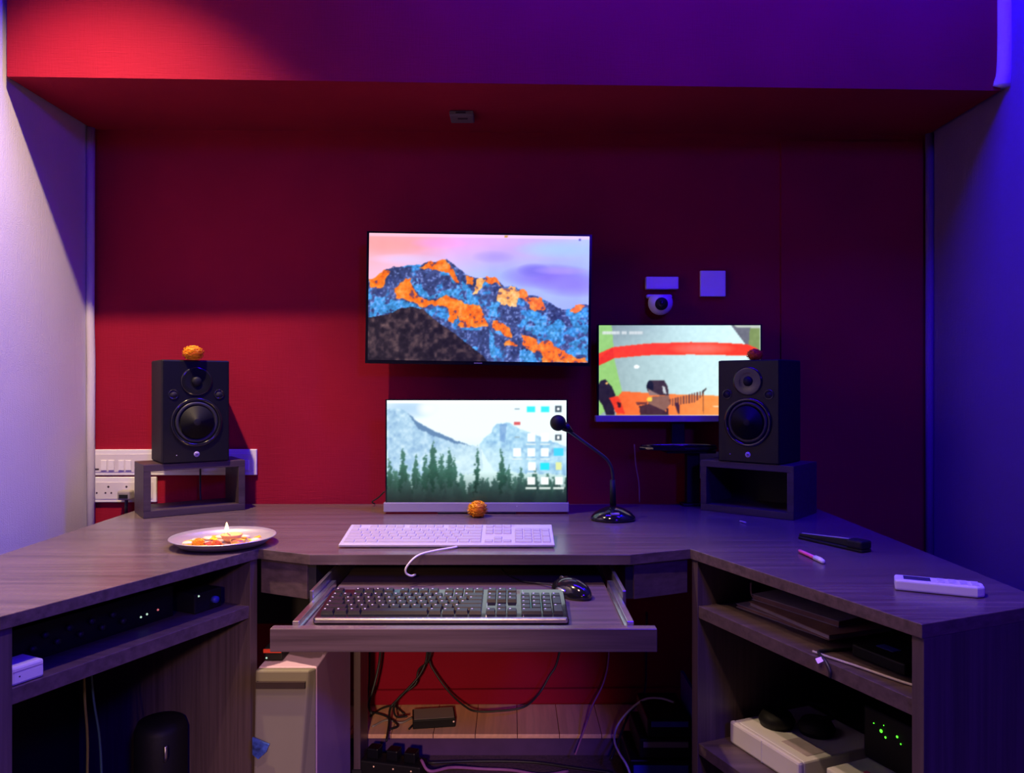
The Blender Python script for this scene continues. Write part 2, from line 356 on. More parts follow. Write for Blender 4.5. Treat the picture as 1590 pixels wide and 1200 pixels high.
# ------------------------------------------------------------- speakers and stands
def box_stand(label, fl, ang, wd, dp, right=False):
    # local: front edge along +x from origin, depth +y
    c = thing('speaker_stand', label, 'speaker stand', (fl[0], fl[1], DT+.0005), (0, 0, ang))
    h = .1435; t = .0185
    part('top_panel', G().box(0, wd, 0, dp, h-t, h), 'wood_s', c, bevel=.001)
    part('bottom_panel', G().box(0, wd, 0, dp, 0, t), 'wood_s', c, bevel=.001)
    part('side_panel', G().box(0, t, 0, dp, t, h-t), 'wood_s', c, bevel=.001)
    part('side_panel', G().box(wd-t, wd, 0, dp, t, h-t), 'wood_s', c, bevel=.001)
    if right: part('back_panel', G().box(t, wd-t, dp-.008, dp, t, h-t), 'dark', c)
    return c
def speaker(label, loc, ang):
    c = thing('studio_monitor_speaker', label, 'speaker', loc, (0, 0, ang))
    w, d, h = .178, .150, .284
    part('cabinet', G().box(-w/2, w/2, .006, d, 0, h), 'matte', c, bevel=.004)
    def ring(g, cx, cz, r0, r1, y): return g
    b = part('baffle', G().box(-w/2+.001, w/2-.001, -.002, .006, .001, h-.001), 'black', c, bevel=.003)
    # woofer
    wz = .112; wr = .062
    part('woofer_ring', G().lathe([(wr+.006, 0.0), (wr+.005, .005), (wr, .006), (wr-.004, .003), (wr-.004, 0.0)], (0, -.002, wz), 'y', 48), 'gloss', c)
    s = part('woofer_surround', G().lathe([(wr-.004, .0005), (wr-.007, .0045), (wr-.011, .0055), (wr-.015, .0035), (wr-.017, .0005)], (0, -.002, wz), 'y', 48), 'rubber', c)
    part('woofer_cone', G().lathe([(wr-.017, .0010), (wr-.03, -.003), (.022, -.0065)], (0, -.0095, wz), 'y', 48), 'cone', c)
    part('dust_cap', G().lathe([(.022, .0002), (.019, .004), (.012, .0070), (.005, .0082), (.0001, .0085)], (0, -.0030, wz), 'y', 32), 'cone', c)
    # tweeter waveguide
    tz = .225
    part('waveguide', G().lathe([(.040, 0), (.039, .003), (.035, .0035), (.022, .001), (.014, .0003)], (0, -.002, tz), 'y', 40, 1.05, 1.0), 'gloss', c)
    part('tweeter_dome', G().lathe([(.014, .0003), (.012, .005), (.007, .0075), (.0001, .0085)], (0, -.002, tz), 'y', 24), 'cone', c)
    # ports
    for sx in (-1, 1):
        p = part('port', G().lathe([(.0135, 0), (.0135, .0022), (.0115, .0025), (.0100, .0004)], (sx*.060, -.002, .189), 'y', 24), 'gloss', c)
        part('port_hole', G().lathe([(.0105, .0003), (.0104, .0008)], (sx*.060, -.002, .189), 'y', 24), 'dark', p)
    # emblem: round badge with three crossed tuning-fork strokes
    e = part('emblem', G().lathe([(.0075, 0), (.0075, .0012)], (0, -.002, .023), 'y', 24), 'led_emb', c, label='small round badge with three crossed strokes')
    g = G()
    for k in range(3):
        a = k*PI/3+PI/6; u = Vector((math.cos(a), 0, math.sin(a)))
        g.tube([Vector((0, -.0034, .023))-u*.006, Vector((0, -.0034, .023))+u*.006], .0006, 5)
    part('emblem_stroke', g, 'slot', e)
    part('power_light', G().lathe([(.0016, 0), (.0012, .001)], (-.052, -.002, .022), 'y', 10), 'logo', c)
    return c
M['led_emb'] = mat('violet_badge', (0.30, 0.25, 0.45), 0.4, emis=(0.13, 0.06, 0.45), es=0.35)
thl = math.radians(35)
fl = Vector((-.988, 2.072))
box_stand('dark open box stand under the left speaker, before the wall sockets', fl, thl, .268, .140)
ul = Vector((math.cos(thl), math.sin(thl))); vl = Vector((-math.sin(thl), math.cos(thl)))
pl = fl+ul*(.045+.089)-vl*.004
speaker('black two-way studio speaker on the left stand, marigold on top', (pl.x, pl.y, DT+.1445), thl)
thr = math.radians(-41)
ur = Vector((math.cos(thr), math.sin(thr))); vr = Vector((-math.sin(thr), math.cos(thr)))
nr0 = Vector((.746, 2.046)); flr = nr0-ur*.270
box_stand('dark box stand under the right speaker, in front of the hidden wall plate', flr, thr, .270, .170, True)
pr = nr0-ur*(.037+.089)-vr*.001
speaker('black two-way studio speaker on the right stand, overlapping the camera screen', (pr.x, pr.y, DT+.1445), thr)

def marigold(label, loc, r, m='orange', squash=.75, group=None):
    g = G(); rnd = random.Random(hash(label) % 1000 if False else int(r*10000))
    g.ball((0, 0, r*squash*.82), r*.86, (1, 1, squash), 12, 8)
    for i in range(150):
        z = 1-2*(i+.5)/150; z = z*.93+.07; a = i*2.39996
        q = math.sqrt(max(0, 1-z*z)); n = Vector((q*math.cos(a), q*math.sin(a), z))
        t = Vector((-math.sin(a), math.cos(a), 0)); u = n.cross(t)
        rr = r*(.94+.09*rnd.random()); s = r*.22
        base = Vector((n.x*r*.80, n.y*r*.80, n.z*r*.80*squash)); tip = Vector((n.x*rr, n.y*rr, n.z*rr*squash))
        j = u*(rnd.random()-.5)*s
        cz = Vector((0, 0, r*squash*.82))
        vs = [base-t*s*.4, base+t*s*.4, tip+t*s*.8+j, tip+n*s*.12+j+u*s*.4, tip-t*s*.8+j]
        vs = [v+cz for v in vs]
        for v in vs: v.z = max(v.z, .0005)
        g.poly(vs, [(0, 1, 2, 3, 4)])
    o = part('marigold', g, m); o.location = loc
    o['label'] = label; o['category'] = 'flower'
    return o
pm = pl+vl*.05; ztop = DT+.1445+.284
marigold('bright orange marigold on top of the left speaker', (-.883, 2.140, ztop+.0005), .029)
marigold('deep orange marigold on top of the right speaker', (.680, 2.165, ztop+.0005), .023, 'rust')
marigold('orange marigold on the desk in front of the middle of the forest screen', (-.094, 2.105, DT+.001), .028, squash=.85)

# ------------------------------------------------------------- pictures on the screens (colour attribute on a fine grid)
def vnoise(h, w_, sc, seed, oct=3):
    rs = np.random.RandomState(seed); out = np.zeros((h, w_)); amp = 1; tot = 0
    for o in range(oct):
        gh, gw = int(h/sc)+3, int(w_/sc)+3; gr = rs.rand(gh, gw)
        yy = np.arange(h)/sc; xx = np.arange(w_)/sc; y0 = yy.astype(int); x0 = xx.astype(int)
        fy = (yy-y0)[:, None]; fx = (xx-x0)[None]; fy = fy*fy*(3-2*fy); fx = fx*fx*(3-2*fx)
        a = gr[y0][:, x0]; b = gr[y0][:, x0+1]; c_ = gr[y0+1][:, x0]; d = gr[y0+1][:, x0+1]
        out += amp*((a*(1-fx)+b*fx)*(1-fy)+(c_*(1-fx)+d*fx)*fy); tot += amp; amp *= .55; sc = max(sc/2, 1.01)
    return out/tot
class Pic:
    def __init__(s, w_, h, x0, y0, x1, y1):
        s.w, s.h = w_, h; s.b = (x0, y0, x1, y1); s.im = np.zeros((h, w_, 3))
        s.X, s.Y = np.meshgrid(x0+(x1-x0)*np.arange(w_)/(w_-1), y0+(y1-y0)*np.arange(h)/(h-1))
    def mask(s, pts, jit=None):
        X, Y = s.X, s.Y
        if jit is not None: X = X+jit[0]; Y = Y+jit[1]
        m = np.zeros(X.shape, bool); n = len(pts)
        for i in range(n):
            (xa, ya), (xb, yb_) = pts[i], pts[(i+1) % n]
            if ya == yb_: continue
            m ^= ((Y < ya) != (Y < yb_)) & (X < xa+(Y-ya)*(xb-xa)/(yb_-ya))
        return m
    def fill(s, pts, col, a=1.0, jit=None, where=None):
        m = s.mask(pts, jit)
        if where is not None: m &= where
        s.im[m] = s.im[m]*(1-a)+np.array(col, float)*a
    def disc(s, cx, cy, rx, ry, col, a=1.0, soft=False):
        q = ((s.X-cx)/rx)**2+((s.Y-cy)/ry)**2
        k = (np.clip(1-q, 0, 1)*a if soft else (q < 1)*a)[..., None]
        s.im = s.im*(1-k)+np.array(col, float)*k
    def blur(s, n=1):
        for _ in range(n):
            p = np.pad(s.im, ((1, 1), (1, 1), (0, 0)), 'edge')
            s.im = (p[:-2, 1:-1]+p[2:, 1:-1]+p[1:-1, :-2]+p[1:-1, 2:]+2*p[1:-1, 1:-1])/6
def lerp_cols(v, stops):
    xs_ = [q[0] for q in stops]; return np.stack([np.interp(v, xs_, [q[1][k] for q in stops]) for k in range(3)], -1)

def mountain_pic():
    p = Pic(320, 184, 57, 70, 1518, 907)
    u = (p.X-57)/1461
    topc = lerp_cols(u, [(0, (255, 165, 170)), (.22, (255, 165, 185)), (.45, (225, 165, 250)), (.7, (205, 170, 252)), (1, (180, 200, 255))])
    midc = lerp_cols(u, [(0, (255, 190, 215)), (.3, (210, 200, 250)), (.55, (170, 185, 250)), (1, (160, 175, 245))])
    t = np.clip((p.Y-130)/200, 0, 1)[..., None]; p.im = topc*(1-t)+midc*t
    nz = vnoise(p.h, p.w, 40, 3)
    for cx, cy, rx, ry, c, a in ((1250, 340, 330, 90, (135, 115, 230), .95), (1420, 400, 260, 80, (140, 125, 225), .9), (1150, 300, 120, 50, (120, 110, 225), .8),
                                 (880, 215, 150, 45, (170, 150, 245), .7), (200, 150, 260, 70, (255, 160, 160), .7), (1300, 160, 300, 60, (165, 200, 255), .8), (520, 130, 200, 40, (250, 160, 235), .6),
                                 (300, 240, 260, 40, (225, 200, 245), .8), (1330, 300, 200, 30, (180, 155, 245), .6)):
        p.disc(cx, cy, rx, ry, c, a, True)
    p.im += (nz[..., None]-.5)*18
    jx = (vnoise(p.h, p.w, 9, 11)-.5)*34; jy = (vnoise(p.h, p.w, 8, 12)-.5)*34; J = (jx, jy)
    sil = [(40, 372), (70, 378), (130, 340), (165, 305), (230, 295), (270, 285), (330, 275), (400, 275), (440, 258), (500, 250), (570, 233), (620, 268), (660, 300), (700, 335), (730, 348), (790, 365), (840, 348), (890, 353), (930, 385), (960, 412), (1010, 403), (1060, 425), (1120, 465), (1170, 470), (1220, 492), (1270, 520), (1330, 560), (1400, 550), (1440, 525), (1490, 518), (1540, 530), (1540, 930), (40, 930)]
    land = p.mask(sil, (jx*.35, jy*.35))
    n1 = vnoise(p.h, p.w, 14, 5, 4); n2 = vnoise(p.h, p.w, 7, 6, 3); n3 = vnoise(p.h, p.w, 30, 8, 3)
    base = lerp_cols(n1, [(0, (28, 38, 88)), (.40, (62, 74, 128)), (.55, (76, 90, 150)), (.62, (62, 140, 220)), (1, (80, 175, 245))])
    p.im[land] = base[land]
    for pts in ([(57, 480), (200, 500), (360, 530), (420, 565), (250, 570), (150, 615), (57, 625)],
                [(340, 335), (420, 440), (470, 475), (560, 440), (620, 440), (600, 340), (640, 400), (700, 420), (760, 470), (760, 530), (660, 500), (580, 480), (470, 500), (400, 480), (350, 420)],
                [(1100, 600), (1250, 640), (1180, 740), (1090, 690)], [(1250, 640), (1330, 620), (1380, 680), (1300, 760), (1250, 740)],
                [(1380, 600), (1518, 600), (1518, 730), (1440, 680)], [(860, 690), (900, 800), (910, 907), (880, 880), (855, 780)], [(1060, 830), (1120, 820), (1220, 900), (1060, 900)],
                [(1380, 780), (1518, 720), (1518, 860), (1420, 840)], [(680, 370), (760, 480), (750, 540), (690, 500)], [(850, 520), (930, 500), (900, 620), (860, 600)]):
        m = p.mask(pts, J) & (n2 > .36); p.im[m] = np.array((58, 150, 232))*.85+n1[m][:, None]*40
    for pts in ([(380, 330), (520, 330), (600, 360), (470, 440), (400, 400)], [(1100, 480), (1250, 520), (1370, 570), (1240, 600), (1130, 560)], [(200, 290), (340, 280), (330, 360), (220, 430)], [(640, 290), (700, 340), (690, 380), (650, 380)], [(930, 560), (1060, 560), (1080, 640), (960, 650)], [(640, 700), (860, 700), (840, 800), (740, 820), (650, 720)]):
        m = p.mask(pts, J) & (n2 > .30); p.im[m] = np.array((60, 72, 125))*(.7+.6*n1[m][:, None])
    n4 = vnoise(p.h, p.w, 3.2, 41, 2); p.im[land] = p.im[land]*(.62+.76*n4[land][:, None]); sp_ = land & (n4 > .70); p.im[sp_] = p.im[sp_]*.5+np.array((150, 170, 235))*.5
    org = [[(60, 380), (165, 305), (190, 320), (150, 430), (70, 430)],
           [(390, 300), (450, 258), (570, 233), (610, 290), (665, 390), (630, 385), (590, 330), (540, 310), (470, 300)],
           [(228, 440), (300, 375), (335, 370), (350, 430), (400, 490), (500, 512), (575, 475), (640, 500), (700, 535), (800, 542), (830, 600), (850, 680), (660, 680), (650, 600), (630, 665), (590, 640), (570, 550), (480, 540), (420, 560), (350, 520), (240, 490)],
           [(703, 345), (745, 360), (738, 400), (705, 405)], [(830, 350), (900, 355), (950, 410), (900, 392), (830, 385)],
           [(1060, 425), (1100, 440), (1130, 480), (1215, 490), (1230, 560), (1150, 572), (1110, 505), (1050, 480)],
           [(880, 640), (915, 640), (1000, 690), (1020, 740), (980, 750), (880, 680)],
           [(1070, 720), (1160, 760), (1180, 790), (1250, 760), (1340, 830), (1420, 870), (1505, 880), (1518, 910), (1220, 910), (1200, 850), (1130, 830), (1080, 780)],
           [(955, 780), (1000, 755), (1045, 800), (970, 812)], [(1390, 560), (1450, 520), (1495, 525), (1440, 582)]]
    for k, pts in enumerate(org):
        m = p.mask(pts, J); c = lerp_cols(n2, [(0, (190, 70, 45)), (.4, (255, 112, 20)), (.62, (255, 135, 40)), (1, (255, 180, 110))]); p.im[m] = c[m]
    for pts in ([(765, 370), (830, 362), (800, 450), (750, 462)], [(930, 430), (1010, 405), (1060, 430), (1040, 545), (930, 530), (910, 490)]):
        m = p.mask(pts, J); c = lerp_cols(n2, [(0, (240, 140, 60)), (.5, (255, 180, 100)), (1, (255, 230, 190))]); p.im[m] = c[m]
    o_ = (p.im[..., 0] > 200) & (p.Y > 240) & land; p.im[o_] = p.im[o_]*(.80+.36*n4[o_][:, None]); sh = o_ & (n2 < .30); p.im[sh] = p.im[sh]*.3+np.array((80, 60, 110))*.7
    fg = p.mask([(40, 628), (180, 610), (250, 570), (340, 552), (420, 570), (500, 640), (600, 705), (700, 780), (820, 870), (860, 915), (40, 915)], (jx*.3, jy*.3))
    c = lerp_cols(n2, [(0, (16, 12, 20)), (.45, (38, 30, 40)), (.6, (60, 46, 54)), (1, (120, 92, 92))]); p.im[fg] = c[fg]
    p.im[p.Y < 92] = p.im[p.Y < 92]*.4+np.array((255, 205, 235))*.6
    p.fill([(950, 72), (975, 72), (972, 86), (955, 86)], (200, 150, 60)); p.fill([(1445, 84), (1462, 84), (1458, 100), (1450, 100)], (90, 90, 140))
    return p
def forest_pic():
    p = Pic(280, 160, 320, 70, 1210, 572)
    u = (p.X-320)/890; n1 = vnoise(p.h, p.w, 18, 21, 4); n2 = vnoise(p.h, p.w, 6, 22, 3)
    v = (p.Y-70)/502
    p.im[:] = (238, 252, 255)
    # haze colour down the valley
    t = np.clip((v-.35)/.4, 0, 1)[..., None]; p.im = p.im*(1-t)+np.array((205, 240, 238))*t
    p.disc(420, 110, 160, 60, (170, 205, 235), .8, True); p.disc(520, 110, 60, 40, (250, 250, 255), .8, True)
    lm = p.mask([(320, 110), (400, 110), (440, 145), (490, 190), (560, 225), (620, 255), (680, 285), (730, 290), (790, 300), (790, 420), (600, 460), (320, 460)], ((n1-.5)*30, (n2-.5)*22))
    c = lerp_cols(n2, [(0, (115, 155, 200)), (.5, (165, 202, 228)), (1, (225, 245, 255))]); p.im[lm] = c[lm]*.85+np.array((210, 240, 250))*.15
    d = p.mask([(420, 130), (480, 180), (560, 220), (650, 262), (740, 296), (650, 280), (560, 245), (480, 210)], ((n1-.5)*14, (n2-.5)*14)); p.im[d] = (100, 135, 175)
    rm = p.mask([(780, 292), (800, 260), (830, 235), (850, 200), (870, 182), (930, 178), (950, 195), (1010, 225), (1080, 245), (1215, 300), (1215, 440), (850, 420)], ((n1-.5)*16, (n2-.5)*16))
    c = lerp_cols(n2, [(0, (120, 165, 210)), (.5, (165, 210, 235)), (1, (215, 245, 255))]); p.im[rm] = c[rm]
    p.fill([(880, 190), (915, 185), (905, 280), (880, 270)], (110, 150, 205), .6)
    k = np.clip(1-((p.X-760)/300)**2-((p.Y-380)/110)**2, 0, 1)[..., None]; p.im = p.im*(1-k*.6)+np.array((222, 246, 246))*k*.6
    tr = np.random.RandomState(7); JT = (vnoise(p.h, p.w, 4, 77, 2)-.5)*26
    def tree(cx, top_, w_, col):
        h = 585-top_; hw = w_*np.clip((p.Y-top_)/h, 0, 1)**.8*(.75+.35*np.sin(p.Y*.55+cx)*.5+.25*n2)
        m = (np.abs(p.X-cx+JT) < hw) & (p.Y > top_)
        f = np.clip((p.Y-top_)/230, 0, 1)[..., None]; cc = np.array(col)*(.75+.5*n2[..., None])
        fog = np.array((120, 170, 160)); a = .45+.55*f; p.im[m] = (fog*(1-a)+cc*a)[m]
    for _ in range(60):
        x = tr.uniform(320, 1210); tp = np.interp(x, [320, 560, 700, 780, 860, 900, 1000, 1210], [400, 370, 440, 470, 440, 410, 440, 460])+tr.uniform(-15, 50)
        tree(x, tp, tr.uniform(22, 38), (44, 90, 72))
    for x, tp, w_ in ((335, 350, 26), (402, 300, 30), (360, 400, 24), (462, 328, 26), (510, 330, 26), (550, 262, 34), (590, 330, 30), (630, 300, 34), (655, 340, 26), (768, 290, 18), (890, 305, 30), (925, 380, 24), (985, 395, 24), (1050, 400, 26), (820, 440, 22), (1120, 420, 26), (700, 450, 24)):
        tree(x, tp, w_*1.35, (30, 74, 56))
    for _ in range(70):
        x = tr.uniform(320, 1210); tree(x, tr.uniform(440, 510), tr.uniform(20, 32), (18, 48, 38))
    g = np.clip((v-.70)/.30, 0, 1)[..., None]*.55; p.im *= (1-g)
    p.im[p.Y < 84] = (252, 255, 255)
    p.im = np.clip(p.im, 0, 255)
    def sq(cx, cy, w_, h, c): p.fill([(cx-w_, cy-h), (cx+w_, cy-h), (cx+w_, cy+h), (cx-w_, cy+h)], c)
    for cx in (1035, 1104): sq(cx, 114, 21, 13, (60, 235, 248))
    for cy in (112, 253): sq(1170, cy, 16, 15, (70, 85, 95)); sq(1170, cy, 7, 7, (250, 255, 255))
    sq(966, 184, 16, 8, (215, 95, 95)); sq(966, 112, 14, 3, (150, 175, 185)); sq(966, 252, 14, 3, (150, 175, 185))
    for cx, cy in ((1035, 253), (1104, 253), (966, 325), (1035, 325), (1104, 325), (1040, 395), (1035, 466), (1104, 466), (1172, 466)):
        sq(cx, cy, 19, 20, (250, 255, 255)); sq(cx, cy+34, 24, 3, (225, 240, 240))
    sq(1172, 325, 23, 19, (70, 210, 245)); sq(1104, 395, 23, 17, (40, 225, 240)); sq(1172, 393, 14, 19, (225, 235, 165))
    for cx in (1035, 1104, 1172): sq(cx, 503, 28, 5, (228, 240, 235))
    return p
def room_pic():
    p = Pic(260, 146, 62, 62, 1535, 885)
    n = vnoise(p.h, p.w, 5, 31, 2)
    u = (p.X-62)/1473; v = (p.Y-62)/820
    p.im = lerp_cols(u, [(0, (150, 172, 175)), (.3, (176, 205, 208)), (.6, (205, 240, 242)), (1, (222, 250, 250))])
    k = np.clip(1-v*4, 0, 1)[..., None]*np.clip(1-u*2.2, 0, 1)[..., None]; p.im = p.im*(1-k*.5)+np.array((95, 105, 115))*k*.5
    p.fill([(62, 62), (180, 62), (205, 380), (280, 690), (250, 760), (62, 885)], (150, 205, 115))
    p.fill([(1270, 62), (1330, 62), (1450, 80), (1440, 250), (1400, 235)], (110, 112, 120)); p.fill([(1440, 90), (1535, 90), (1535, 300), (1430, 240)], (128, 150, 85)); p.fill([(1300, 62), (1535, 62), (1535, 88), (1320, 80)], (190, 200, 190))
    flr_ = p.mask([(275, 665), (700, 690), (1170, 705), (1535, 720), (1535, 885), (220, 885), (230, 720)])
    c = lerp_cols(u, [(0, (240, 95, 35)), (.3, (248, 120, 50)), (.7, (250, 150, 75)), (1, (245, 175, 120))]); p.im[flr_] = c[flr_]
    p.fill([(62, 318), (190, 262), (500, 228), (900, 215), (1200, 222), (1420, 235), (1500, 270), (1535, 300), (1535, 345), (1400, 338), (900, 328), (500, 335), (205, 362), (62, 430)], (252, 62, 18))
    p.disc(1000, 275, 330, 60, (245, 130, 115), .75, True)
    p.fill([(62, 362), (190, 262), (205, 362), (62, 430)], (235, 50, 15))
    p.disc(407, 440, 26, 17, (250, 255, 255)); p.fill([(95, 118), (250, 118), (250, 142), (95, 142)], (235, 240, 240), .8); p.fill([(272, 118), (315, 118), (315, 142), (272, 142)], (235, 240, 240), .8); p.fill([(335, 118), (465, 118), (465, 142), (335, 142)], (235, 240, 240), .8)
    st = (np.sin(p.X*.42) > .35) & (p.Y > 116) & (p.Y < 144) & (p.X < 470); p.im[st] = p.im[st]*.6+np.array((150, 165, 170))*.4
    p.fill([(75, 570), (120, 555), (180, 620), (215, 700), (190, 760), (210, 885), (130, 885), (95, 790), (62, 745), (62, 600)], (38, 30, 42)); p.disc(135, 592, 12, 10, (250, 190, 110))
    p.fill([(155, 725), (235, 705), (275, 790), (300, 870), (215, 860), (190, 790)], (238, 60, 25)); p.fill([(225, 760), (265, 770), (265, 810), (240, 815)], (60, 20, 20))
    p.fill([(505, 590), (540, 562), (660, 565), (690, 620), (700, 700), (560, 700), (505, 650)], (62, 48, 56)); p.disc(530, 620, 32, 55, (28, 30, 42)); p.fill([(640, 615), (665, 625), (680, 690), (650, 680)], (200, 205, 210)); p.fill([(510, 640), (560, 670), (620, 700), (520, 700)], (150, 120, 115))
    p.fill([(500, 720), (700, 700), (720, 770), (660, 850), (520, 800)], (140, 98, 84)); p.disc(525, 738, 26, 22, (240, 205, 70))
    p.fill([(430, 800), (520, 780), (660, 840), (700, 880), (440, 880)], (70, 42, 48)); p.fill([(400, 765), (500, 760), (500, 785), (410, 790)], (120, 60, 50))
    ins = p.mask([(700, 740), (1010, 660), (1030, 690), (940, 765), (720, 800)]) & (np.sin(p.X*.25) > -.2); p.im[ins] = (118, 70, 60)
    p.fill([(1000, 665), (1040, 635), (1046, 642), (1008, 685)], (70, 60, 62)); p.fill([(1010, 690), (1018, 690), (1022, 870), (1012, 870)], (170, 100, 60)); p.fill([(750, 770), (795, 770), (800, 870), (785, 870)], (70, 40, 55)); p.fill([(680, 820), (696, 820), (696, 870), (680, 870)], (50, 30, 45))
    p.fill([(1100, 795), (1160, 798), (1158, 808), (1102, 805)], (255, 225, 180)); p.im += (n[..., None]-.5)*14
    return p
def screen_mesh(p, x0, x1, z0, z1, y):
    h, w_ = p.h, p.w; p.blur(1 if w_ == 320 else 2)
    xs_ = np.linspace(x0, x1, w_); zs = np.linspace(z1, z0, h)
    co = np.zeros((h, w_, 3)); co[..., 0] = xs_[None]; co[..., 1] = y; co[..., 2] = zs[:, None]
    idx = np.arange(h*w_).reshape(h, w_)
    f = np.stack([idx[1:, :-1], idx[1:, 1:], idx[:-1, 1:], idx[:-1, :-1]], -1).reshape(-1, 4)
    me = bpy.data.meshes.new('screen'); nf = len(f)
    me.vertices.add(h*w_); me.vertices.foreach_set('co', co.ravel())
    me.loops.add(nf*4); me.loops.foreach_set('vertex_index', f.ravel().astype(np.int32))
    me.polygons.add(nf); me.polygons.foreach_set('loop_start', (np.arange(nf)*4).astype(np.int32)); me.polygons.foreach_set('loop_total', np.full(nf, 4, np.int32))
    me.update(calc_edges=True); me.validate()
    c = np.clip(p.im, 0, 255)/255; c = np.where(c <= .04045, c/12.92, ((c+.055)/1.055)**2.4)
    at = me.color_attributes.new('picture', 'FLOAT_COLOR', 'POINT')
    at.data.foreach_set('color', np.concatenate([c.reshape(-1, 3), np.ones((h*w_, 1))], 1).astype(np.float32).ravel())
    return me
def screen_mat(st):
    m = bpy.data.materials.new('lit_screen'); m.use_nodes = True; nt = m.node_tree; b = nt.nodes['Principled BSDF']
    b.inputs['Base Color'].default_value = (0.01, 0.01, 0.01, 1); b.inputs['Roughness'].default_value = 0.25
    a = nt.nodes.new('ShaderNodeVertexColor'); a.layer_name = 'picture'
    nt.links.new(a.outputs['Color'], b.inputs['Emission Color']); b.inputs['Emission Strength'].default_value = st
    return m
def add_screen(name, p, x0, x1, z0, z1, y, parent, st, label):
    me = screen_mesh(p, x0, x1, z0, z1, y); me.materials.append(screen_mat(st))
    o = bpy.data.objects.new(name, me); C.objects.link(o); o.parent = parent; MW[o.name] = MW[parent.name]; o['label'] = label
    return o

# wall TV (hangs very slightly rolled)
d = 2.255; sc = d/FPX
c = W(743.5, 462.5, d)
tv = thing('wall_monitor', 'wall-mounted flat screen showing orange-lit snowy mountains', 'monitor', (c.x, c.y, c.z), (0, math.radians(.75), math.radians(.9)))
hw, hh = 171*sc, 98.3*sc
part('case', G().box(-hw-.007, hw+.007, .004, .034, -hh-.010, hh+.005), 'black', tv, bevel=.003)
part('bezel', G().box(-hw-.007, hw+.007, 0, .004, hh, hh+.005).box(-hw-.007, hw+.007, 0, .004, -hh-.010, -hh).box(-hw-.007, -hw, 0, .004, -hh, hh).box(hw, hw+.007, 0, .004, -hh, hh), 'gloss', tv)
add_screen('screen', mountain_pic(), -hw, hw, -hh, hh, .002, tv, 1.15, 'lit screen with pink sky over orange and blue mountains')
part('maker_plate', G().box(-.012, .012, -.0006, .001, -hh-.007, -hh-.004), 'pgrey', tv)
part('wall_bracket', G().box(-.10, .10, .034, .085, -.09, .09), 'dark', tv, bevel=.002)

# all-in-one computer in the middle
d = 2.150; sc = d/FPX
aio = thing('all_in_one_computer', 'all-in-one computer in the desk centre with misty forest wallpaper', 'computer', (W(740, 0, d).x, d, DT))
zt, zs0, zc0 = CZ-(621.5-600)*sc, CZ-(780-600)*sc, CZ-(795-600)*sc
x0, x1 = -139.5*sc, 139.5*sc
zt -= DT; zs0 -= DT; zc0 -= DT
part('case', G().box(x0-.004, x1+.004, .004, .026, zs0, zt+.003), 'black', aio, bevel=.002)
part('chin', G().box(x0-.009, x1+.007, -.002, .028, zc0, zs0-.0005), 'ptrim', aio, bevel=.002, label='pale lower bar below the screen')
add_screen('screen', forest_pic(), x0, x1, zs0, zt, .003, aio, 1.12, 'lit screen with misty pine forest and desktop icons')
part('bezel', G().box(x0-.004, x1+.004, .001, .004, zt, zt+.003).box(x0-.004, x0, .001, .004, zs0, zt).box(x1, x1+.004, .001, .004, zs0, zt), 'gloss', aio)
part('status_light', G().lathe([(.0012, 0), (.001, .0006)], (.112, -.002, (zc0+zs0)/2+.003), 'y', 10), 'white', aio)
part('stand_neck', G().box(-.03, .03, .028, .05, .012, .16), 'ptrim', aio, bevel=.002)
part('stand_foot', G().box(-.11, .11, .01, .15, .0005, .008), 'ptrim', aio, bevel=.002)

# camera monitor on its pedestal
d = 2.315; sc = d/FPX
mo = thing('desk_monitor', 'monitor on the right showing a security camera view of a studio', 'monitor', (W(1055.5, 0, d).x, d, CZ-92*sc), (0, 0, 0))
zb = CZ-92*sc
Z = lambda py: CZ-(py-600)*sc-zb
x0, x1 = -125.5*sc, 125.5*sc
part('case', G().box(x0-.004, x1+.004, .004, .030, Z(645), Z(505)+.003), 'black', mo, bevel=.002)
part('bezel', G().box(x0-.004, x1+.004, .001, .004, Z(505), Z(505)+.003).box(x0-.004, x0, .001, .004, Z(645), Z(505)).box(x1, x1+.004, .001, .004, Z(645), Z(505)), 'gloss', mo)
part('chin', G().box(x0-.010, x1+.010, -.002, .032, Z(655), Z(645)-.0005), 'ptrim', mo, bevel=.002, label='pale lower bar below the screen')
add_screen('screen', room_pic(), x0, x1, Z(645), Z(505), .003, mo, 1.1, 'lit screen with a red-striped studio room')
part('neck', G().box(-.020, .020, .020, .040, .004, Z(655)+.02), 'black', mo, bevel=.002)
arc = [(-.125, 0), (-.10, .010), (-.05, .016), (0, .018), (.05, .016), (.10, .010), (.125, 0)]
part('foot', G().prism([(-.128, -.03), (-.09, -.058), (0, -.072), (.07, -.060), (.105, -.03), (.08, .035), (-.09, .035)], -.0095, .0), 'gloss', mo, bevel=.003)
part('foot_ridge', G().tube(smooth([(-.120, -.028, .001), (-.085, -.052, .004), (0, -.063, .006), (.065, -.052, .004), (.098, -.028, .001)]), .005, 8), 'gloss', mo)
pe = thing('monitor_pedestal', 'black column stand carrying the camera monitor beside the right speaker', 'stand', (.538, 2.31, DT))
part('column', G().box(.519, .558, 2.295, 2.325, DT+.008, zb-.0195), 'black', pe, True, .003)
part('top_plate', G().box(.455, .600, 2.270, 2.345, zb-.0195, zb-.010), 'black', pe, True, .002)
part('base_plate', G().box(.505, .570, 2.285, 2.330, DT+.0003, DT+.008), 'black', pe, True, .002)

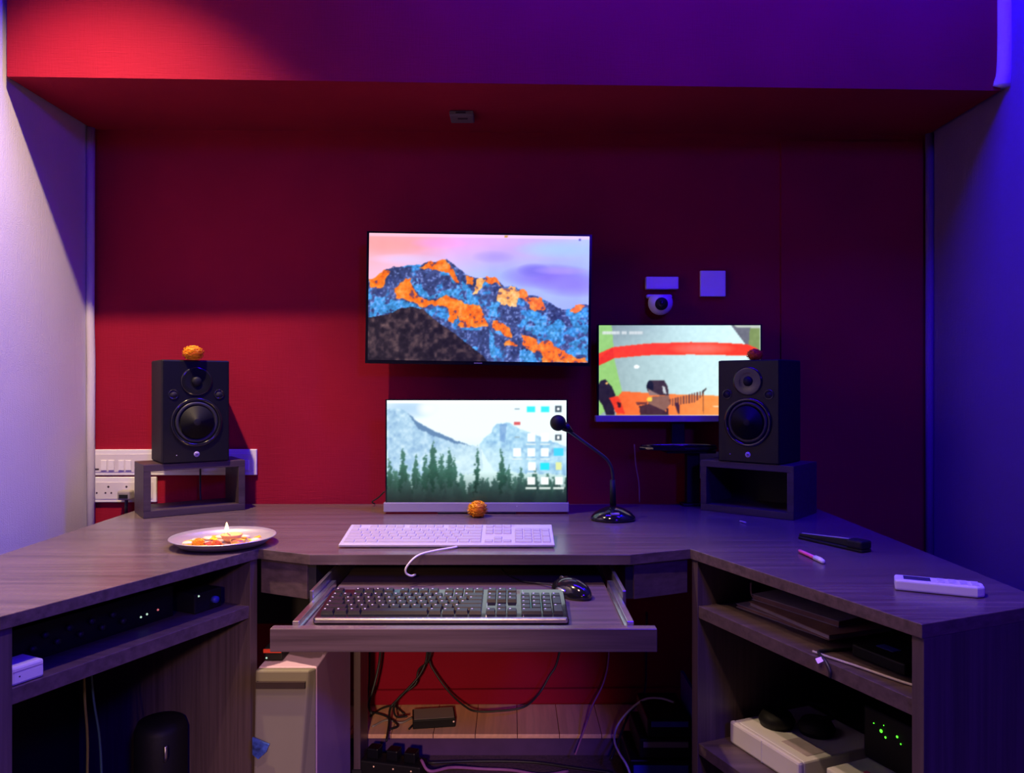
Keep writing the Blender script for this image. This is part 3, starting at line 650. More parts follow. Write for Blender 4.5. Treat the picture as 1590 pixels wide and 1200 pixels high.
# ------------------------------------------------------------- keyboards
def key_mesh(w_, dpt, h, mats, legend):
    g = G(); g.box(-w_/2, w_/2, -dpt/2, dpt/2, 0, h, .0016)
    if legend:
        g.mi = 1; g.box(-w_/2+.0035, -w_/2+.0065, dpt/2-.0065, dpt/2-.0035, h, h+.00012)
    return mesh_of(g, mats)
def keyboard(root, W_, D_, h0, keym, legend, kh=.004, margin=.007, front=.012):
    u = (W_-2*margin)/22.6; rowd = (D_-front-margin)/6.35
    cache = {}
    def put(x, r, w_, rows=1, off=0.0):
        k = (round(w_, 3), rows)
        if k not in cache: cache[k] = key_mesh(w_*u-.0018, rowd*rows-.0018, kh, keym, legend)
        o = bpy.data.objects.new('key', cache[k]); C.objects.link(o); o.parent = root
        o.location = (-W_/2+margin+(x+w_/2)*u, D_/2-margin-(r+rows/2)*rowd-(0 if r == 0 else .35*rowd), h0)
    for x in [0, 2, 3, 4, 5, 6.5, 7.5, 8.5, 9.5, 11, 12, 13, 14, 15.3, 16.3, 17.3]: put(x, 0, 1)
    rows = [[1]*13+[2], [1.5]+[1]*12+[1.5], [1.75]+[1]*11+[2.25], [2.25]+[1]*10+[2.75], [1.25]*3+[6.25]+[1.25]*4]
    for r, ws in enumerate(rows):
        x = 0
        for w_ in ws: put(x, r+1, w_); x += w_
    for r in (1, 2):
        for k in range(3): put(15.3+k, r, 1)
    put(16.3, 4, 1); [put(15.3+k, 5, 1) for k in range(3)]
    for r in (1, 2, 3, 4):
        for k in range(3): put(18.6+k, r, 1)
        if r in (1,): put(21.6, r, 1)
    put(21.6, 2, 1, 2); put(21.6, 4, 1, 2); put(18.6, 5, 2); put(20.6, 5, 1)
def tilt_root(name, label, xc, yf, zf, D_, dz): 
    a = math.asin(dz/D_)
    return thing(name, label, 'keyboard', (xc, yf+D_/2*math.cos(a), zf+dz/2), (a, 0, 0))
# white keyboard on the desktop
kw = tilt_root('white_keyboard', 'slim white wired keyboard on the desktop before the forest screen', W(693.5, 0, 1.695).x, 1.695, DT+.002, .138, .020)
part('body', G().prism([(-.2375, -.069), (.2375, -.069), (.2375, .069), (-.2375, .069)], 0, .0065), 'kbody', kw, bevel=.002)
keyboard(kw, .475, .138, .0066, 'key_w', False, .0022)
part('rear_foot', G().box(-.19, -.16, .040, .055, -.014, 0), 'white', kw); part('rear_foot', G().box(.16, .19, .040, .055, -.014, 0), 'white', kw)
part('indicator_strip', G().box(.100, .148, .0555, .0610, .0066, .0070), 'paper', kw)
# black keyboard on the tray
kb = tilt_root('black_keyboard', 'black full-size keyboard with silver front strip on the pulled out drawer', W(684, 0, 1.362).x+.001, 1.362, .6560, .150, .012)
part('body', G().prism([(-.2255, -.075), (.2255, -.075), (.2255, .068), (.219, .075), (-.219, .075), (-.2255, .068)], 0, .011), 'gloss', kb, bevel=.002)
keyboard(kb, .451, .150, .0112, ['keyb', 'legend'] if False else 'black', False, .006, .008, .016) if False else None
M['keyb'] = mat('black_key', (0.018, 0.018, 0.022), 0.28, noise=30)
M['legend'] = mat('white_legend', (0.75, 0.72, 0.78), 0.5)
keyboard(kb, .451, .150, .0112, ['keyb', 'legend'], True, .006, .008, .016)
part('front_strip', G().prism([(-.223, -.0800), (.223, -.0800), (.223, -.0700), (-.223, -.0700)], .003, .0122), 'rail', kb, bevel=.003, seg=3, label='bright silver front strip')
part('divider_strip', G().box(.0785, .0800, -.066, .066, .0112, .0125), 'rail', kb); part('divider_strip', G().box(.1445, .1458, -.066, .066, .0112, .0125), 'rail', kb)
# mouse
ms = thing('computer_mouse', 'black mouse at the right end of the drawer behind the keyboard', 'mouse', (W(888, 0, 1.54).x, 1.555, .6560), (0, 0, math.radians(35)))
g = G(); prof = [(0, .0001)]
g.ball((0, 0, .004), 1, (.030, .054, .030), 24, 16)
for v in g.bm.verts: v.co.z = max(v.co.z, 0.0)
part('shell', g, 'gloss', ms)
g = G(); g.ball((0, .030, .025), 1, (.0035, .009, .0075), 12, 8); part('scroll_wheel', g, 'rubber', ms)
g = G(); g.tube(smooth([(0, .012, .0345), (0, .030, .029), (0, .046, .018)]), .0007, 5); part('button_seam', g, 'slot', ms)
g = G(); g.ball((-.027, 0, .014), 1, (.006, .016, .004), 12, 8); part('side_button', g, 'rail', ms)
cable('thin black mouse cable running back from the mouse into the drawer', [(.085, 1.60, .664), (.06, 1.63, .660), (.02, 1.66, .658), (-.02, 1.75, .658), (-.03, 1.90, .658)], .0018, 'rubber', name='mouse_cable')
cable('pale cable of the white keyboard curling over the desktop edge', [(W(715, 0, 1.69).x, 1.715, .7235), (-.125, 1.690, .7235), (-.165, 1.655, .7235), (-.198, 1.622, .7200), (-.219, 1.615, .700), (-.222, 1.618, .685), (-.212, 1.625, .677), (-.205, 1.64, .676)], .0022, 'white', name='keyboard_cable')

# ------------------------------------------------------------- gooseneck microphone
mb = W(952, 800, 2.055)
mic = thing('gooseneck_microphone', 'black gooseneck desk microphone reaching over the forest screen', 'microphone', (mb.x, 2.055, DT+.0004))
part('base', G().lathe([(.001, 0), (.056, 0), (.060, .004), (.058, .010), (.048, .020), (.030, .030), (.016, .035), (.0001, .036)], (0, 0, 0), 'z', 40, 1.0, .85), 'gloss', mic)
part('base_button', G().box(-.012, .012, -.045, -.030, .019, .025), 'rail', mic, bevel=.002)
dm = 2.055
P = lambda x, y, dd=dm: W(x, y, dd)-Vector((mb.x, 2.055, DT+.0004))
part('stem_sleeve', G().cyl(P(952, 785), P(951, 745), .0085, .0072), 'matte', mic)
neck = smooth([P(952, 750), P(951.5, 738), P(949, 725), P(942, 713), P(930, 703), P(908, 687), P(895, 677.5), P(882, 668, 2.04)])
part('gooseneck', G().tube(neck, .0042, 10), 'rubber', mic)
part('capsule_collar', G().tube([P(888, 671, 2.05), P(877, 662, 2.035)], [.005, .013], 16), 'black', mic)
g = G(); g.ball(tuple(P(866.5, 656.5, 2.025)), .0212, (1, 1, 1), 20, 14); part('foam_windscreen', g, 'matte', mic)

# ------------------------------------------------------------- puja plate
pc = Vector((-.648, 1.735, DT+.0006))
pt = part('steel_plate', G().lathe([(.001, 0), (.070, 0), (.092, .003), (.104, .012), (.1125, .019), (.1145, .0185), (.1135, .0205), (.106, .0135), (.092, .0052), (.070, .0022), (.001, .0020)], (0, 0, 0), 'z', 64), 'steel')
pt.location = pc; pt['label'] = 'round steel ritual plate overhanging the left inner corner of the desktop'; pt['category'] = 'plate'
zp = pc.z+.0022
def on(px_, dy, dz=0): return (pc.x+px_, pc.y+dy, zp+dz+.0002)
la = thing('oil_lamp', 'small lit clay oil lamp burning on the steel plate', 'oil lamp', on(.012, .018))
part('bowl', G().lathe([(.001, 0), (.012, 0), (.020, .008), (.0245, .017), (.0235, .0175), (.018, .0145), (.001, .013)], (0, 0, 0), 'z', 24), 'clay', la)
part('wick', G().tube([(-.002, 0, .0135), (-.006, -.004, .019), (-.008, -.008, .0225)], .0016, 6), 'sweet', la)
part('flame', G().lathe([(.0001, -.002), (.0036, .003), (.0044, .008), (.0030, .014), (.0001, .022)], (-.008, -.008, .0235), 'z', 12), 'flame', la)
fl_ = lamp('flame_lamp', 'POINT', (pc.x+.004, pc.y+.008, zp+.048), 0.42, (1.0, 0.58, 0.25), size=.008)
def small(name, label, cat, g, m, loc, group=None):
    o = part(name, g, m); o.location = loc; o['label'] = label; o['category'] = cat
    if group: o['group'] = group
    return o
marigold('small orange flower head at the front left of the steel plate', on(-.042, -.035), .0135, 'orange')
marigold('rust orange flower head at the front middle of the steel plate', on(.004, -.052), .0125, 'rust')
bw = thing('small_bowl', 'tiny brass bowl of red powder on the right of the steel plate', 'bowl', on(.040, -.020))
part('cup', G().lathe([(.001, 0), (.010, 0), (.015, .006), (.017, .012), (.016, .012), (.013, .008), (.001, .007)], (0, 0, 0), 'z', 24), 'brass', bw)
part('powder', G().lathe([(.0135, .0085), (.008, .011), (.0001, .0125)], (0, 0, 0), 'z', 16), 'redp', bw)
g = G(); g.lathe([(.020, 0), (.014, .005), (.006, .009), (.0001, .010)], (0, 0, 0), 'z', 18, 1.3, .8); small('powder_heap', 'loose heap of red powder between the lamp and the plate front', 'powder', g, 'redp', on(-.015, -.022))
SW = [(-.068, .014, 'at the far left rim side'), (-.050, .040, 'behind the orange flower, back left'), (-.074, -.016, 'nearest the left rim'), (.028, .058, 'at the back, right of the flame'),
      (.066, .020, 'at the right, behind the brass bowl'), (.024, -.072, 'at the front edge of the offerings'), (-.028, .056, 'at the back, left of the flame'), (.072, -.012, 'nearest the right rim')]
for k, (x, y, wh) in enumerate(SW):
    g = G(); g.ball((0, 0, .0042), .0098, (1.15, 1, .42), 12, 8)
    small('sweet', 'pale sweet on the steel plate '+wh, 'sweet', g, 'sweet', on(x, y), 'sweets on the steel plate')
PETAL = None
rp = random.Random(9)
for k in range(22):
    a_ = k*2.4; q_ = .030+.056*math.sqrt((k+.5)/22); x, y = q_*math.cos(a_), q_*math.sin(a_)
    if PETAL is None:
        g = G(); g.poly([(-.013, 0, .001), (-.005, -.007, .004), (.008, -.006, .002), (.014, 0, .0055), (.007, .007, .002), (-.006, .006, .004)], [(0, 1, 2, 3, 4, 5)])
        bm2 = bmesh.ops.extrude_face_region(g.bm, geom=list(g.bm.faces)); [setattr(v, 'co', v.co+Vector((0, 0, .0012))) for v in bm2['geom'] if isinstance(v, bmesh.types.BMVert)]
        PETAL = o = small('petal', 'loose orange petal scattered on the steel plate', 'petal', g, 'orange', on(x, y), 'loose petals on the steel plate')
    else:
        o = PETAL.copy(); C.objects.link(o); o.location = on(x, y)
    o.rotation_euler = (0, 0, rp.uniform(0, 6.28))

# ------------------------------------------------------------- right side of the desktop
def D(px_, py_): d_ = (CZ-DT)*FPX/(py_-600); return W(px_, py_, d_)
a, b = D(1243, 836), D(1346, 858)
ang = math.atan2(b.y-a.y, b.x-a.x); L = (b-a).length
st = thing('stapler', 'long black stapler-shaped tool lying behind the pink pen', 'stapler', ((a.x+b.x)/2, (a.y+b.y)/2, DT+.0006), (0, 0, ang))
part('base', G().prism([(-L/2, -.009), (L/2, -.016), (L/2, .016), (-L/2, .009)], 0, .006), 'matte', st, bevel=.002)
part('arm', G().poly([(-L/2, -.006, .006), (L*.28, -.008, .006), (L*.28, .008, .006), (-L/2, .006, .006), (-L/2, -.005, .012), (L*.28, -.007, .021), (L*.28, .007, .021), (-L/2, .005, .012)],
     [(3,2,1,0),(4,5,6,7),(0,1,5,4),(1,2,6,5),(2,3,7,6),(3,0,4,7)]), 'black', st, bevel=.0015)
part('top_rail', G().poly([(-L*.47, -.003, .0125), (L*.26, -.004, .0215), (L*.26, .004, .0215), (-L*.47, .003, .0125), (-L*.47, -.002, .0138), (L*.26, -.003, .0230), (L*.26, .003, .0230), (-L*.47, .002, .0138)],
     [(3,2,1,0),(4,5,6,7),(0,1,5,4),(1,2,6,5),(2,3,7,6),(3,0,4,7)]), 'pgrey', st, label='thin pale top strip')
part('head', G().box(L*.27, L/2, -.017, .017, .006, .024), 'matte', st, bevel=.004)
a, b = D(1240, 858), D(1279, 876)
a.z = b.z = DT+.0050; dv = (b-a)
pn = thing('pen', 'short pink pen with pale cap on the right wing of the desktop', 'pen', ((a.x+b.x)/2, (a.y+b.y)/2, DT))
part('barrel', G().tube([a, a+dv*.08, a+dv*.68], [.0018, .0038, .0040], 12), 'pink', pn, True)
part('cap', G().tube([a+dv*.66, a+dv*.97, a+dv], [.0047, .0047, .003], 12), 'white', pn, True)
part('clip', G().tube([a+dv*.70+Vector((0, 0, .0050)), a+dv*.95+Vector((0, 0, .0052))], .0011, 6), 'white', pn, True)
# white remote
a, b = D(1399, 917), D(1541, 931)
ang = math.atan2(b.y-a.y, b.x-a.x); L = (b-a).length*1.0
rm = thing('remote_control', 'white air conditioner style remote with small display near the desk end', 'remote', ((a.x+b.x)/2-.001, (a.y+b.y)/2+.021, DT+.0005), (0, 0, ang))
part('body', G().prism([(-L/2, -.022), (L/2-.012, -.022), (L/2, -.012), (L/2, .012), (L/2-.012, .022), (-L/2, .022)], 0, .019), 'white', rm, bevel=.004, seg=3)
part('display', G().box(-L/2+.014, -L/2+.056, -.013, .013, .0188, .0196), 'lcd', rm)
kx = -L/2+.066
for i in range(4):
    for j in range(3): part('button', G().box(kx+i*.017, kx+i*.017+.011, -.015+j*.011, -.008+j*.011, .0188, .0203), 'faint', rm)
g = G(); g.tube([D(1149, 811)+Vector((0, 0, .003)), D(1158, 813)+Vector((0, 0, .003))], .0022, 8); o = part('pale_speck', g, 'paper'); tag(o, 'tiny pale speck lying on the desktop before the right speaker stand', 'scrap')  # unidentified pale speck, built as a short rod

# ------------------------------------------------------------- wall fittings
def wp(px_, py_, off=0.0):       # point on the back wall seen at that place of the frame
    k = (px_-795)/FPX; y = (yw(0)-off)/(1-.022*k); return Vector((k*y, y, CZ-(py_-600)/FPX*y))
def plate(name, label, cat, x0, y0, x1, y1, th=.009, m='white', off=0.0, bev=.002):
    a, b = wp(x0, y0, off), wp(x1, y1, off); t = thing(name, label, cat, ((a.x+b.x)/2, (a.y+b.y)/2-.0005, b.z), (0, 0, math.atan(.022)))
    w_, h_ = (b.x-a.x), a.z-b.z
    part('plate', G().box(-w_/2, w_/2, -th, -.0003, 0, h_), m, t, bevel=bev)
    t['w'] = w_; t['h'] = h_
    return t, w_, h_, th
t, w_, h_, th = plate('switch_panel', 'long white switch plate on the red wall, upper of two, left of the speaker', 'switch', 127, 697.5, 400, 737)
f = w_/273
X = lambda px_: (px_-263.5)*f
Zp = lambda py_: (737-py_)*f
part('inner_frame', G().box(-w_/2+.012, w_/2-.012, -th-.0012, -th+.0002, .010, h_-.014), 'faint', t, bevel=.001)
for px_ in (141.5, 153): part('usb_port', G().box(X(px_)-.0065, X(px_)+.0065, -th-.0018, -th-.0010, Zp(728.5), Zp(726)), 'slot', t)
for px_ in (164, 175.5, 191, 202, 370, 384): part('switch', G().box(X(px_)-.0085, X(px_)+.0085, -th-.004, -th-.001, Zp(729), Zp(713)), 'white', t, bevel=.001)
t, w_, h_, th = plate('socket_panel', 'white power socket plate on the red wall, lower of two, behind the left stand', 'socket', 127, 740, 245, 779)
f = w_/118
X = lambda px_: (px_-186)*f
Zp = lambda py_: (779-py_)*f
part('inner_frame', G().box(-w_/2+.010, w_/2-.010, -th-.0012, -th+.0002, .010, h_-.016), 'faint', t, bevel=.001)
for cx in (148.5, 171, 199, 222):
    for dx, y, r in ((0, 754.5, .0034), (-4.5, 764, .0028), (4.5, 764, .0028)):
        part('socket_hole', G().lathe([(r, 0), (r*.9, .0006)], (X(cx+dx), -th-.0012, Zp(y)), 'y', 12), 'slot', t)
pg = thing('plug', 'black plug in the socket plate with its cord dropping behind the desk', 'plug', tuple(wp(199, 780, .02)))
a = wp(200, 767, .012)
part('plug_body', G().box(a.x-.019, a.x+.019, a.y-.034, a.y-.0012, a.z-.014, a.z+.014), 'pgrey', pg, True, .005)
part('plug_face', G().box(a.x-.012, a.x+.014, a.y-.036, a.y-.034, a.z-.008, a.z+.003), 'matte', pg, True)
part('cord', G().tube(smooth([(a.x+.004, a.y-.022, a.z-.012), (a.x+.002, a.y-.020, a.z-.04), (a.x-.004, a.y-.006, a.z-.07), (a.x-.004, a.y-.003, a.z-.13)]), .005, 8), 'rubber', pg, True)
plate('wall_plate', 'blank white plate on the wall behind the right speaker stand', 'wall plate', 1078, 701, 1130, 742)
plate('junction_box', 'flat white box on the wall just above the dome camera', 'junction box', 1001, 431, 1051, 450, .022)
plate('blank_plate', 'square blank white plate on the wall right of the dome camera', 'wall plate', 1086, 421, 1125, 461, .012)
# dome camera
a = wp(1022, 472)
dc = thing('dome_camera', 'white dome security camera on the wall above the right monitor', 'camera', (a.x, a.y-.0008, a.z), (0, 0, 0))
part('mount', G().box(-.040, .040, -.020, 0, .016, .028), 'white', dc, bevel=.006)
g = G(); g.ball((0, -.034, 0), .0375, (1.0, .9, 1.0), 24, 16)
for v in g.bm.verts: v.co.z = min(v.co.z, .022); v.co.y = min(v.co.y, -.0005)
part('turret', g, 'white', dc)
ax = Vector((0, -1, -.22)).normalized(); c0 = Vector((-.002, -.062, -.006))
part('lens_ring', G().tube([c0, c0+ax*.008], [.0195, .0180], 24), 'matte', dc)
part('lens', G().tube([c0+ax*.007, c0+ax*.0095], [.0105, .0085], 20), 'gloss', dc)
# small fitting under the beam
a = Vector(((700-795)/FPX*2.215, 2.18, SOF)); 
t = thing('ceiling_sensor', 'small pale rectangular sensor fixed under the red beam', 'sensor', (-.143, 2.215, SOF-.014))
part('housing', G().box(-.034, .034, -.034, .036, 0, .0135), 'sensor', t, bevel=.003)
part('slot', G().box(-.016, .012, -.036, -.0335, .004, .009), 'slot', t); part('slot', G().box(-.012, .016, -.01, .0, -.001, .0005), 'slot', t)

# ------------------------------------------------------------- under the desk: computer tower etc.
pcx0, pcx1, y0, y1, z1 = -.547, -.421, 1.655, 2.015, .470
tw = thing('computer_tower', 'pale desktop computer tower standing under the left of the drawer', 'computer', ((pcx0+pcx1)/2, (y0+y1)/2, FL))
part('case', G().box(pcx0, pcx1, y0+.012, y1, FL+.0005, z1), 'case_lit', tw, True, .003)
g = G(); g.poly([(pcx0, y0-.03, FL+.0005), (pcx1-.040, y0-.03, FL+.0005), (pcx1, y0+.010, FL+.0005), (pcx0, y0+.010, FL+.0005),
                 (pcx0, y0-.008, z1), (pcx1-.012, y0-.008, z1), (pcx1, y0+.010, z1), (pcx0, y0+.010, z1)], [(3,2,1,0),(4,5,6,7),(0,1,5,4),(1,2,6,5),(2,3,7,6),(3,0,4,7)])
fp = part('front_panel', g, 'beige', tw, True, .004, label='beige front panel')
part('drive_slot', G().box(pcx0+.004, pcx1-.018, y0-.0175, y0-.006, z1-.036, z1-.022), 'slot', fp, True)
part('sticker', G().poly([(-.547, y0-.0275, .395-.06), (-.512, y0-.0275, .395-.075), (-.518, y0-.0275, .305), (-.535, y0-.0275, .29), (-.547, y0-.0275, .30),
     (-.547, y0-.022, .395-.06), (-.512, y0-.022, .395-.075), (-.518, y0-.022, .305), (-.535, y0-.022, .29), (-.547, y0-.022, .30)], [(0,1,2,3,4),(9,8,7,6,5),(0,5,6,1),(1,6,7,2),(2,7,8,3),(3,8,9,4),(4,9,5,0)]), 'bluep', fp, True, label='blue picture sticker')
hb = thing('external_drive', 'small black device on the computer tower with a red-orange edge', 'device', (-.53, 1.80, z1))
part('body', G().box(-.546, -.505, 1.70, 1.86, z1+.0006, z1+.030), 'matte', hb, True, .004)
part('edge_strip', G().box(-.546, -.507, 1.697, 1.70, z1+.020, z1+.028), 'neon', hb, True, label='red-orange strip')
part('indicator', G().lathe([(.0022, 0), (.0018, .001)], (-.540, 1.70, z1+.008), 'y', 8), 'led_w', hb, True)  # white highlight on the device, built as a glowing dot

# adapter, power strip, cables
ad = thing('power_adapter', 'grey black power adapter brick on the tan boards under the desk', 'adapter', (-.215, 2.235, .1025), (0, 0, math.radians(8)))
part('shell', G().box(-.072, .050, -.035, .045, 0, .026), 'matte', ad, bevel=.003)
part('top_face', G().box(-.068, .046, -.031, .041, .0258, .0268), 'pgrey', ad)
part('indicator', G().lathe([(.0025, 0), (.002, .001)], (.044, -.035, .016), 'y', 8), 'led_o', ad)
ps = thing('power_strip', 'black power strip with three small lights on the floor under the desk', 'power strip', (-.315, 2.06, FL+.0005), (0, 0, math.radians(-14)))
part('body', G().box(-.085, .085, -.028, .028, 0, .042), 'matte', ps, bevel=.004)
for x in (-.055, 0, .05):
    part('plug_head', G().box(x-.016, x+.016, -.016, .018, .042, .070), 'black', ps, bevel=.003); part('indicator', G().lathe([(.0022, 0), (.0018, .001)], (x+.010, -.029, .030), 'y', 8), 'led_o', ps)
def cpx(pts): return [W(*q) for q in pts]
cable('thick black cord hanging left of the tangled cables beside the leg board', cpx([(592, 960, 2.28), (590, 1020, 2.28), (582, 1060, 2.26), (573, 1092, 2.24), (577, 1108, 2.20)]), .0042, 'rubber')
cable('black cord hanging hard against the leg board', cpx([(573, 960, 2.30), (574, 1020, 2.30), (573, 1060, 2.30), (571, 1084, 2.29)]), .003, 'rubber')
cable('black cord, left one of the twisted pair above the adapter', cpx([(664, 950, 2.28), (663, 1015, 2.28), (655, 1042, 2.27), (640, 1062, 2.26), (618, 1085, 2.25), (606, 1100, 2.24), (604, 1125, 2.18), (600, 1150, 2.10)]), .0034, 'rubber')
cable('black cord, right one of the twisted pair above the adapter', cpx([(672, 950, 2.27), (668, 1018, 2.27), (650, 1040, 2.28), (645, 1062, 2.27), (622, 1080, 2.26), (612, 1096, 2.25), (615, 1112, 2.22), (632, 1112, 2.20)]), .0030, 'rubber')
cable('black cable hanging in a wide loop before the red wall', cpx([(662, 950, 2.30), (666, 1020, 2.30), (676, 1045, 2.29), (698, 1075, 2.27), (720, 1095, 2.24), (738, 1104, 2.22), (770, 1104, 2.22), (812, 1098, 2.22), (836, 1078, 2.26), (853, 1050, 2.28), (866, 1025, 2.29), (880, 950, 2.30)]), .0030, 'rubber')
cable('thin violet cable dropping to the floor right of the wide loop', cpx([(945, 950, 2.30), (945, 1020, 2.30), (937, 1060, 2.27), (920, 1095, 2.22), (908, 1130, 2.14), (893, 1172, 2.10)]), .0024, 'violet')
cable('black cable dropping beside the white arched cable', cpx([(1004, 950, 2.28), (1003, 1020, 2.28), (1000, 1075, 2.22), (976, 1110, 2.16), (962, 1145, 2.10), (948, 1180, 2.05)]), .0034, 'rubber')
cable('pale cable arching over the boxes at the right of the knee space', cpx([(1046, 1090, 2.03), (1025, 1084, 2.05), (1000, 1086, 2.08), (975, 1105, 2.11), (958, 1128, 2.11), (954, 1150, 2.04), (962, 1170, 1.98), (975, 1192, 1.94), (988, 1235, 1.94)]), .0030, 'white')
def fl_pts(pts, z=FL+.004): return [Vector(((px_-795)/FPX*((CZ-z)*FPX/(py_-600)), (CZ-z)*FPX/(py_-600), z)) for px_, py_ in pts]
cable('violet grey cable snaking over the carpet from the power strip', [(-.24, 2.04, FL+.05), (-.215, 2.02, FL+.03), (-.16, 2.06, FL+.02), (-.08, 2.08, FL+.006), (0, 2.075, FL+.005), (.08, 2.05, FL+.005), (.15, 2.07, FL+.005)], .0042, 'violet')
cable('dark cable lying on the carpet along the step', [(-.23, 2.10, FL+.012), (-.10, 2.125, FL+.005), (.05, 2.12, FL+.005), (.16, 2.09, FL+.005), (.27, 2.06, FL+.005)], .0035, 'rubber')
for k, (pts, lb) in enumerate((([(575, 1112), (592, 1100), (612, 1096), (628, 1108)], 'dark cable, uppermost of the tangle left of the adapter'), ([(578, 1128), (600, 1118), (622, 1122), (640, 1114)], 'dark cable, lowest of the tangle left of the adapter'),
                      ([(574, 1104), (600, 1112), (618, 1126), (604, 1134)], 'dark cable crossing the tangle left of the adapter'), ([(634, 1136), (645, 1122), (655, 1117), (664, 1118)], 'short dark cable entering the front of the adapter'))):
    q = []
    for px_, py_ in pts:
        z = .1055+.002*k; dd = (CZ-z)*FPX/(py_-600); q.append(Vector(((px_-795)/FPX*dd, max(dd, 2.175), z)))
    cable(lb, q, .0032, ['rubber', 'pgrey', 'rubber', 'rubber'][k])
# stacked boxes at the right of the knee space
for k, (x0, x1, z0, h, m, lb) in enumerate(((.300, .455, FL+.0005, .085, 'black', 'black flat box, lowest in the stack right of the knee space'), (.325, .455, FL+.087, .052, 'matte', 'black flat box in the middle of the stack right of the knee space'), (.345, .455, FL+.1405, .050, 'black', 'black flat box on top of the stack right of the knee space'))):
    t = thing('flat_box', lb, 'box', ((x0+x1)/2, 2.05, z0), group='stack of flat boxes under the desk')
    part('body', G().box(x0, x1, 1.97, 2.14, z0, z0+h-.002), m, t, True, .004)
    part('front_band', G().box(x0+.010, x1-.006, 1.968, 1.971, z0+h*.55, z0+h*.82), 'pgrey' if k == 1 else 'blue', t, True)
fo = thing('folder', 'slim blue upright folder with pale tab against the right cabinet', 'folder', (.452, 1.9, FL))
part('cover', G().box(.4600, .4680, 1.90, 2.11, FL+.0005, .300), 'blue', fo, True, .001)
part('tab', G().box(.4585, .4695, 1.895, 1.925, .300, .342), 'white', fo, True, .002)

# ------------------------------------------------------------- contents of the left cabinet
lf = Vector((-.429, -.903))
def LP(s, dpt): v = Vector(LA)+lf*s+nl*dpt; return v
angL = math.atan2(-lf.y, -lf.x)        # local +x points towards the inner end, +y outwards(left) is negative
def on_left(name, label, cat, s, dpt, z): p_ = LP(s, dpt); return thing(name, label, cat, (p_.x, p_.y, z), (0, 0, math.atan2(-lf.y, -lf.x)))
# local frame: x along the shelf towards the inner end, y away from the front
am = on_left('audio_rack', 'black rack unit with tiny lights on the left cabinet shelf', 'audio device', .31, .095, .6005)
part('case', G().box(-.16, .16, .004, .20, 0, .060), 'matte', am, bevel=.002)
part('front_panel', G().box(-.165, .165, 0, .004, 0, .062), 'black', am)
for i in range(9): part('knob', G().lathe([(.006, 0), (.0055, .008), (.0001, .0085)], (-.13+i*.022, 0, .040 if i % 2 else .022), 'y', 14), 'rubber', am)
for x, z, m in ((.088, .018, 'led_w'), (.102, .020, 'led_w'), (.128, .022, 'led_r')): part('light', G().lathe([(.0022, 0), (.0018, .0015)], (x, 0, z), 'y', 8), m, am)
l2 = on_left('audio_interface', 'small black interface box with one light on the left shelf', 'audio device', .075, .06, .6005)
part('case', G().box(-.045, .028, 0, .10, 0, .042), 'matte', l2, bevel=.003)
part('light', G().lathe([(.0022, 0), (.0018, .0015)], (-.035, 0, .036), 'y', 8), 'led_w', l2)
part('knob', G().lathe([(.008, 0), (.007, .010), (.0001, .0105)], (.005, 0, .020), 'y', 16), 'blue', l2)
wb = on_left('charger_box', 'small white box at the near end of the left cabinet shelf', 'box', .500, .010, .6005)
part('case', G().box(-.026, .026, 0, .055, 0, .030), 'white', wb, bevel=.004)
part('port', G().lathe([(.0014, 0), (.001, .0004)], (-.014, 0, .013), 'y', 8), 'slot', wb); part('seam', G().box(-.024, .024, -.0004, .002, .0215, .0225), 'paper', wb)
def inl(px_, py_, dd): return W(px_, py_, dd)
cable('yellow brown cable hanging inside the left cabinet, left of the green one', [inl(130, 1040, 1.50), inl(132, 1090, 1.50), inl(136, 1150, 1.50), inl(135, 1240, 1.50)], .0026, 'yellow')
cable('dark green cable hanging inside the left cabinet, right of the yellow one', [inl(140, 1030, 1.52), inl(146, 1090, 1.52), (inl(155, 1150, 1.52)), inl(159, 1240, 1.52)], .0024, 'green')
rl = thing('cable_drum', 'round black drum in the dark lower part of the left cabinet', 'drum', (W(250, 0, 1.72).x, 1.72, FL+.0605))
part('body', G().lathe([(.001, 0), (.050, 0), (.055, .01), (.055, .215), (.048, .232), (.001, .232)], (0, 0, 0), 'z', 32), 'matte', rl)
part('handle', G().tube(smooth([(.030, -.048, .165), (.036, -.058, .18), (.034, -.054, .20)]), .004, 8), 'rail', rl)

# ------------------------------------------------------------- contents of the right cabinet
rf = Vector((.383, -.924))
def on_right(name, label, cat, s, dpt, z): 
    v = Vector(RA)+rf*s+nr*dpt; return thing(name, label, cat, (v.x, v.y, z), (0, 0, math.atan2(rf.y, rf.x)))
# local: x towards the near end, y outwards (to the right), z up
b1 = on_right('white_device_box', 'long low white box on the right cabinet lower shelf', 'box', .045, .070, .3035)
part('body', G().box(0, .205, .012, .22, 0, .047), 'white', b1, bevel=.004)
part('front_face', G().box(-.001, .206, 0, .014, 0, .048), 'cream', b1, bevel=.005, label='front face with warm light in its colour')
part('front_seam', G().box(.100, .1012, -.0006, .003, .002, .046), 'faint', b1)
part('label_sheet', G().box(.120, .190, .035, .085, .0468, .0478), 'paper', b1)
m2 = on_right('headphones', 'black round headset resting on the white box', 'headphones', .100, .150, .3515)
part('ear_cup', G().lathe([(.001, 0), (.034, 0), (.038, .012), (.030, .026), (.001, .028)], (0, 0, 0), 'z', 24), 'matte', m2)
part('ear_cup', G().lathe([(.001, 0), (.034, 0), (.038, .012), (.030, .026), (.001, .028)], (.062, .050, 0), 'z', 24), 'matte', m2)
part('band', G().tube(smooth([(0, .005, .028), (-.02, .06, .03), (.02, .11, .03), (.07, .09, .03), (.064, .055, .028)]), .005, 8), 'matte', m2)
b2 = on_right('white_carton', 'second white box at the near end of the lower right shelf', 'box', .290, .100, .3035)
